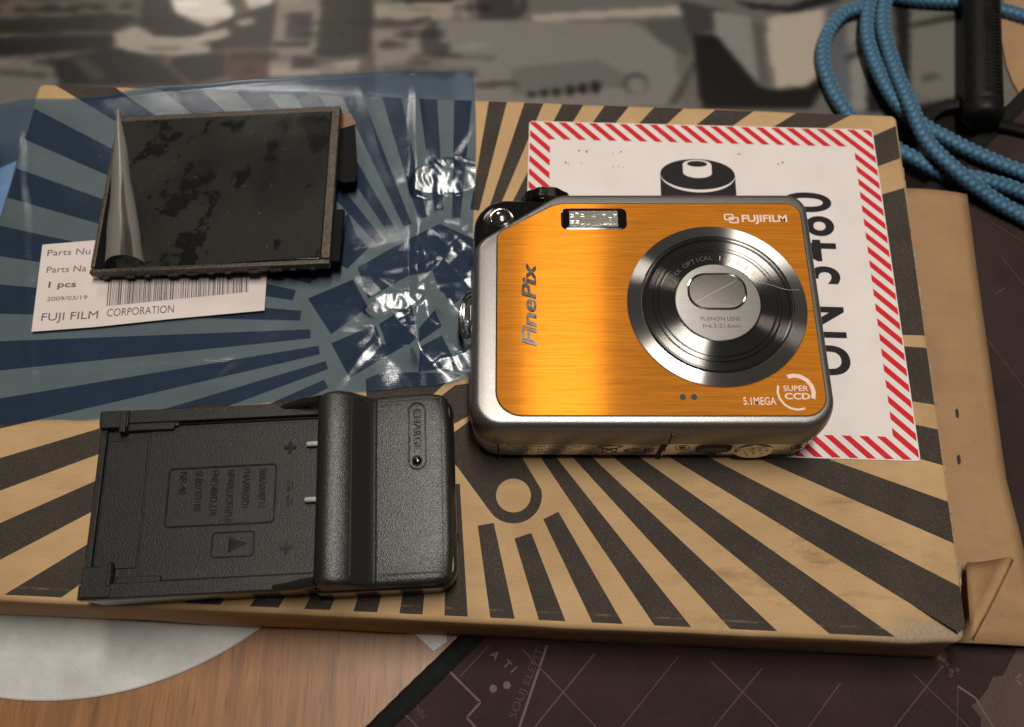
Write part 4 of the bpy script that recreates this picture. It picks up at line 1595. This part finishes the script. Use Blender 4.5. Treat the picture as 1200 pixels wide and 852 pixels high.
b = MB()
frame_poly(b, -33.8, 3.6, 3.0, 11.2, 0.3, 0.12, -0.05, 0.02)
on_wall(b, 0)
b.f = [tuple(reversed(f)) for f in b.f]
b.build('battery_door_outline', M['engraved'], dc, smooth=False)
R90 = (math.pi / 2, 0, 0)
for i, (s2, h) in enumerate((('DIGITAL CAMERA  MODEL 5.1 MEGA', 1.1), ('LI-ION BATTERY  3.7V', 0.9), ('MADE IN JAPAN  NO. 6TL04', 0.9))):
    text('engraved_lettering', s2, h, M['engraved'], dc, (-24.2, WY - 0.03, 9.8 - i * 2.0), R90, width=(17.0, 13.0, 15.0)[i])
text('engraved_lettering', 'CE', 3.2, M['engraved'], dc, (-1.6, WY - 0.03, 6.6), R90, width=7.5)
b = MB()
frame_poly(b, -10.6, 4.6, -7.0, 8.6, 0.2, 0.35, 0, 0.03)
b.ribbon([(-12, 10.0), (-5.8, 4.2)], 0.35, 0.03)
b.ribbon([(-12, 4.2), (-5.8, 10.0)], 0.35, 0.03)
b.ribbon([(-11.6, 10.4), (-6.2, 10.4)], 0.45, 0.03)
on_wall(b, 0)
b.f = [tuple(reversed(f)) for f in b.f]
b.build('bin_mark', M['engraved'], dc, smooth=False)
text('engraved_lettering', 'R', 2.4, M['steel'], dc, (-38.0, WY + 0.9, 8.0), (math.pi / 2, 0, -0.2), width=1.8)
b = MB()
for i in range(7):
    b.lathe([(0.30, 0.0), (0.25, 0.12), (0.01, 0.16)], 8, (-35.8, 2.2 + i * 1.4, 0))
on_wall(b, 0)
b.f = [tuple(reversed(f)) for f in b.f]
b.build('speaker_holes', M['engraved'], dc)
for cx_, cz_, r_ in ((8.6, 9.0, 1.6), (17.2, 4.2, 1.5), (36.6, 9.2, 1.7)):
    b = MB()
    b.lathe([(r_ + 0.25, 0.0), (r_ + 0.2, 0.05), (r_, 0.05)], 24, (cx_, cz_, 0), cap=False)
    b.lathe([(r_ * 0.55, 0.06), (0.01, 0.07)], 16, (cx_, cz_, 0))
    on_wall(b, 0)
    b.f = [tuple(reversed(f)) for f in b.f]
    sc_ = b.build('screw_ring', M['engraved'], dc)
b = MB()
b.flat([(x, y) for x, y in rrect(11.9, 5.6, 20.6, 11.3, 1.8)], 0.03)
on_wall(b, 0)
b.f = [tuple(reversed(f)) for f in b.f]
b.build('tripod_recess', M['hole'], dc, smooth=False)
b = MB()
b.flat([(16.25 + 3.5 * math.cos(a), 7.4 + 1.7 * math.sin(a)) for a in np.linspace(0, 2 * math.pi, 25)[:-1]], 0.06)
on_wall(b, 0)
b.f = [tuple(reversed(f)) for f in b.f]
b.build('tripod_socket', M['steel'], dc, smooth=False)
b = MB()
b.lathe([(4.6, 0.0), (4.6, 0.25), (4.2, 0.4), (3.9, 0.3), (0.01, 0.32)], 40, (26.4, 6.6, 0))
on_wall(b, 0)
b.f = [tuple(reversed(f)) for f in b.f]
spk = b.build('round_foot', M['chrome'], dc)
b = MB()
for i in range(9):
    a = i * 2.4
    b.lathe([(0.35, 0.3), (0.3, 0.42), (0.01, 0.45)], 10, (26.4 + 0.85 * math.sqrt(i) * 1.25 * math.cos(a), 6.6 + 0.85 * math.sqrt(i) * math.sin(a), 0))
on_wall(b, 0)
b.f = [tuple(reversed(f)) for f in b.f]
b.build('foot_bumps', M['steel'], spk)
b = MB()
b.box((3.9, WY - 0.02, 7.4), (1.5, 0.3, 7.2))
b.build('door_gap', M['hole'], dc)
b = MB()
b.box((4.3, WY - 0.15, 5.4), (0.5, 0.3, 3.0))
b.build('door_latch', M['steel'], dc, bevel=0.1)
# strap ring and side controls
b = MB()
ps = [(5.6 * math.cos(a) * 0.55, 6.4 * math.sin(a), 1.2 * math.cos(a)) for a in np.linspace(0, 2 * math.pi, 49)]
b.tube(ps, 0.45, 8, False)
ps = [(5.0 * math.cos(a) * 0.5, 5.6 * math.sin(a), 1.0 * math.cos(a) - 0.8) for a in np.linspace(0, 2 * math.pi, 49)]
b.tube(ps, 0.4, 8, False)
b.build('strap_ring', M['steel'], dc, (-43.4, 3.8, 9.5), (0, -0.35, 0))
b = MB()
b.box((0, 0, 0), (1.6, 5.0, 3.0))
b.build('strap_lug', M['chrome'], dc, (-42.7, 3.8, 9.0), bevel=0.4)
b = MB()
b.box((0, 0, 0), (1.0, 4.6, 4.0))
b.build('side_button', M['chrome'], dc, (-42.6, 14.6, 9.0), bevel=0.35)
b = MB()
b.box((0, 0, 0), (1.0, 12.0, 6.0))
b.build('side_cover', M['silver'], dc, (-42.6, -17.0, 8.5), bevel=0.45)

# ------------------------------------------------------------------ blue braided cord
cord = empty('braided_cord', (0.16, 0.2, 0.0), 0, 'blue braided cord coiled on the mat beside the box corner', 'cord')
CO = Vector((160, 200, 0))


def spline(pts, step):
    """catmull-rom through 3D points, resampled evenly (mm)"""
    P_ = [Vector(p) for p in pts]
    P_ = [P_[0] * 2 - P_[1]] + P_ + [P_[-1] * 2 - P_[-2]]
    out = []
    for i in range(1, len(P_) - 2):
        p0, p1, p2, p3 = P_[i - 1:i + 3]
        for k in range(40):
            t = k / 40
            out.append(0.5 * ((2 * p1) + (p2 - p0) * t + (2 * p0 - 5 * p1 + 4 * p2 - p3) * t * t + (3 * p1 - p0 - 3 * p2 + p3) * t ** 3))
    out.append(P_[-2])
    res, acc = [out[0]], 0
    for a, c in zip(out[:-1], out[1:]):
        L_ = (c - a).length
        while acc + L_ >= step:
            f = (step - acc) / L_
            a = a + (c - a) * f
            res.append(a.copy())
            L_ = (c - a).length
            acc = 0
        acc += L_
    return res


def braid(name, px_pts, r, parent):
    pts = [(*[q * 1000 for q in at(x, y, z / 1000)], z) for x, y, z in px_pts]
    path = spline(pts, 0.45)
    nA = 28
    vs, cols, s = [], [], 0.0
    for i, p_ in enumerate(path):
        t = (path[min(i + 1, len(path) - 1)] - path[max(i - 1, 0)]).normalized()
        a = (Vector((0, 0, 1)) - t * t.z).normalized()
        bb = t.cross(a)
        for j in range(nA):
            th = 2 * math.pi * j / nA
            u, v_ = i * 0.45 / 2.35, th / (2 * math.pi) * 8
            c1, c2 = u + v_ / 2, u - v_ / 2
            cell = (math.floor(c1) + math.floor(c2)) % 2
            f1, f2 = c1 % 1 - 0.5, c2 % 1 - 0.5
            ga, gb = (f1, f2) if cell else (f2, f1)
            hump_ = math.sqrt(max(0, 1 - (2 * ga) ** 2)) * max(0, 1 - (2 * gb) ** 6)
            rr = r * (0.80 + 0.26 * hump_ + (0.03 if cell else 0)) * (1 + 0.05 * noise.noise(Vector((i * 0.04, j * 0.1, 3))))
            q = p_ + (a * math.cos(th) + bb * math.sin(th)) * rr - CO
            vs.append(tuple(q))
            cols.append(min(1, (0.85 if cell else 0.30) * (0.3 + 0.7 * hump_)))  # two-tone stitches, with shade painted into the grooves between them
    fs = []
    for i in range(len(path) - 1):
        for j in range(nA):
            k = (j + 1) % nA
            fs.append((i * nA + j, i * nA + k, (i + 1) * nA + k, (i + 1) * nA + j))
    b_ = MB()
    b_.add(vs, fs)
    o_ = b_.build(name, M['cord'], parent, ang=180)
    ca_ = o_.data.color_attributes.new('yarn_shade', 'FLOAT_COLOR', 'POINT')
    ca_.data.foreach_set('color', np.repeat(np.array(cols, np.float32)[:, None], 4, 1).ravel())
    return o_


RC = 2.25
braid('strand', [(1075, -75, 4), (1045, -30, 4), (1013, 5, 4), (987, 17, 4), (969, 41, 3.6), (964, 67, 3.6), (972, 98, 3.6), (988, 127, 3.6), (1012, 152, 4), (1045, 172, 5), (1072, 186, 6), (1105, 203, 6.0),
                 (1143, 209, 8), (1175, 217, 7), (1200, 226, 6), (1240, 240, 6)], RC, cord)
braid('strand', [(1052, -80, 4.5), (1033, -40, 5), (1020, 0, 6), (1016, 38, 6), (1026, 76, 6), (1048, 117, 6.5), (1076, 143, 7), (1105, 160, 7), (1146, 181, 6.5), (1200, 203, 6), (1240, 218, 6)], RC, cord)
braid('strand', [(1070, -80, 5), (1050, -40, 6), (1038, 0, 7.5), (1035, 32, 8), (1048, 79, 9), (1067, 124, 10.5), (1086, 165, 11), (1118, 198, 11), (1162, 232, 7.5), (1200, 255, 6), (1240, 280, 6)], RC, cord)
braid('strand', [(1020, -10, 3.3), (1064, -2, 3.3), (1098, 1, 3.2), (1130, 3, 3.2), (1171, 11, 3.2), (1200, 19, 3.2), (1240, 32, 3.2)], RC, cord)

# ------------------------------------------------------------------ black ribbed grip
gz = 9.5
gA = Vector((*[q * 1000 for q in at(1152, 141, gz / 1000)], gz))
gB = Vector((*[q * 1000 for q in at(1147.5, -60, gz / 1000)], gz + 1))
grip = empty('ribbed_grip', (gA.x / 1000, gA.y / 1000, 0), 0, 'black cylindrical ribbed rubber grip beside the blue braided cord', 'grip')
d_ = gB - gA
Lg = d_.length
d_ /= Lg
b = MB()
pts, rad = [], []
for s_, r_ in ((-0.6, 2.5), (-0.3, 4.6), (0.4, 5.5), (1.6, 5.95), (4.0, 6.0), (4.6, 5.8), (5.2, 5.75), (5.8, 6.0)):
    pts.append(gA + d_ * s_ - Vector((gA.x, gA.y, 0)))
    rad.append(r_)
s_ = 7.0
while s_ < Lg:
    pts.append(gA + d_ * s_ - Vector((gA.x, gA.y, 0)))
    rad.append(6.0 - 0.05 * (int(s_) % 2) - 0.004 * s_)
    s_ += 1.0
b.tube(pts, rad, 40)
b.build('sleeve', M['black_rubber'], grip, ang=40)
b = MB()
side = Vector((0, 0, 1)).cross(d_).normalized()
s_ = 8.0
rg = random.Random(2)
while s_ < Lg - 2:
    c0 = gA + d_ * s_ - Vector((gA.x, gA.y, 0)) + Vector((0, 0, 5.85)) - side * 0.6 + Vector((0, -0.6, 0))
    hw = 2.2 + 0.5 * rg.random()
    hl = 0.32 + 0.15 * rg.random()
    q = [c0 + side * sx_ * hw + d_ * sy_ * hl - Vector((0, 0, 0.42 if True else 0)) for sx_, sy_ in ((-1, -1), (1, -1), (1, 1), (-1, 1))]
    q2 = [c0 + side * sx_ * hw * 0.8 + d_ * sy_ * hl * 0.8 + Vector((0, 0, 0.12)) for sx_, sy_ in ((-1, -1), (1, -1), (1, 1), (-1, 1))]
    b.add([tuple(v_) for v_ in q + q2], [(0, 1, 5, 4), (1, 2, 6, 5), (2, 3, 7, 6), (3, 0, 4, 7), (4, 5, 6, 7)])
    s_ += 1.45
b.build('ribs', M['black_rubber'], grip, smooth=False)
b = MB()
for pp in ([(1150, 141, 6), (1172, 146, 5.5), (1200, 153, 5), (1245, 165, 5)], [(1150, 138, 5), (1128, 124, 4.2), (1108, 125, 3.6), (1092, 134, 3.4), (1083, 150, 3.2)]):
    pts = [Vector((*[q * 1000 for q in at(x, y, z / 1000)], z)) - Vector((gA.x, gA.y, 0)) for x, y, z in pp]
    pts = spline(pts, 1.0)
    rows = []
    for i, p_ in enumerate(pts):
        t = (pts[min(i + 1, len(pts) - 1)] - pts[max(i - 1, 0)]).normalized()
        nn_ = Vector((-t.y, t.x, 0)).normalized()
        rows.append([tuple(p_ + nn_ * wv + Vector((0, 0, hz))) for wv, hz in ((-1.9, 0), (-1.6, 0.9), (0, 1.2), (1.6, 0.9), (1.9, 0), (1.6, -0.9), (0, -1.2), (-1.6, -0.9))])
    b.loft(rows)
b.build('strap', M['black_rubber'], grip)

# ------------------------------------------------------------------ cardboard sheet at the far right
pz = 0.0012
pl = [(x * 1000, y * 1000) for x, y in ats([(1172, 24), (1173, 45), (1179, 78), (1186, 96), (1206, 132), (1280, 150), (1290, -40), (1180, -30)], pz)]
cx_ = sum(p[0] for p in pl) / len(pl)
cy_ = sum(p[1] for p in pl) / len(pl)
b = MB()
b.prism([(x - cx_, y - cy_) for x, y in pl], 0.1, 1.0)
tag(b.build('cardboard_sheet', M['kraft_in'], None, (cx_, cy_, 0.6)), 'plain tan cardboard sheet lying beyond the black ribbed grip', 'cardboard')
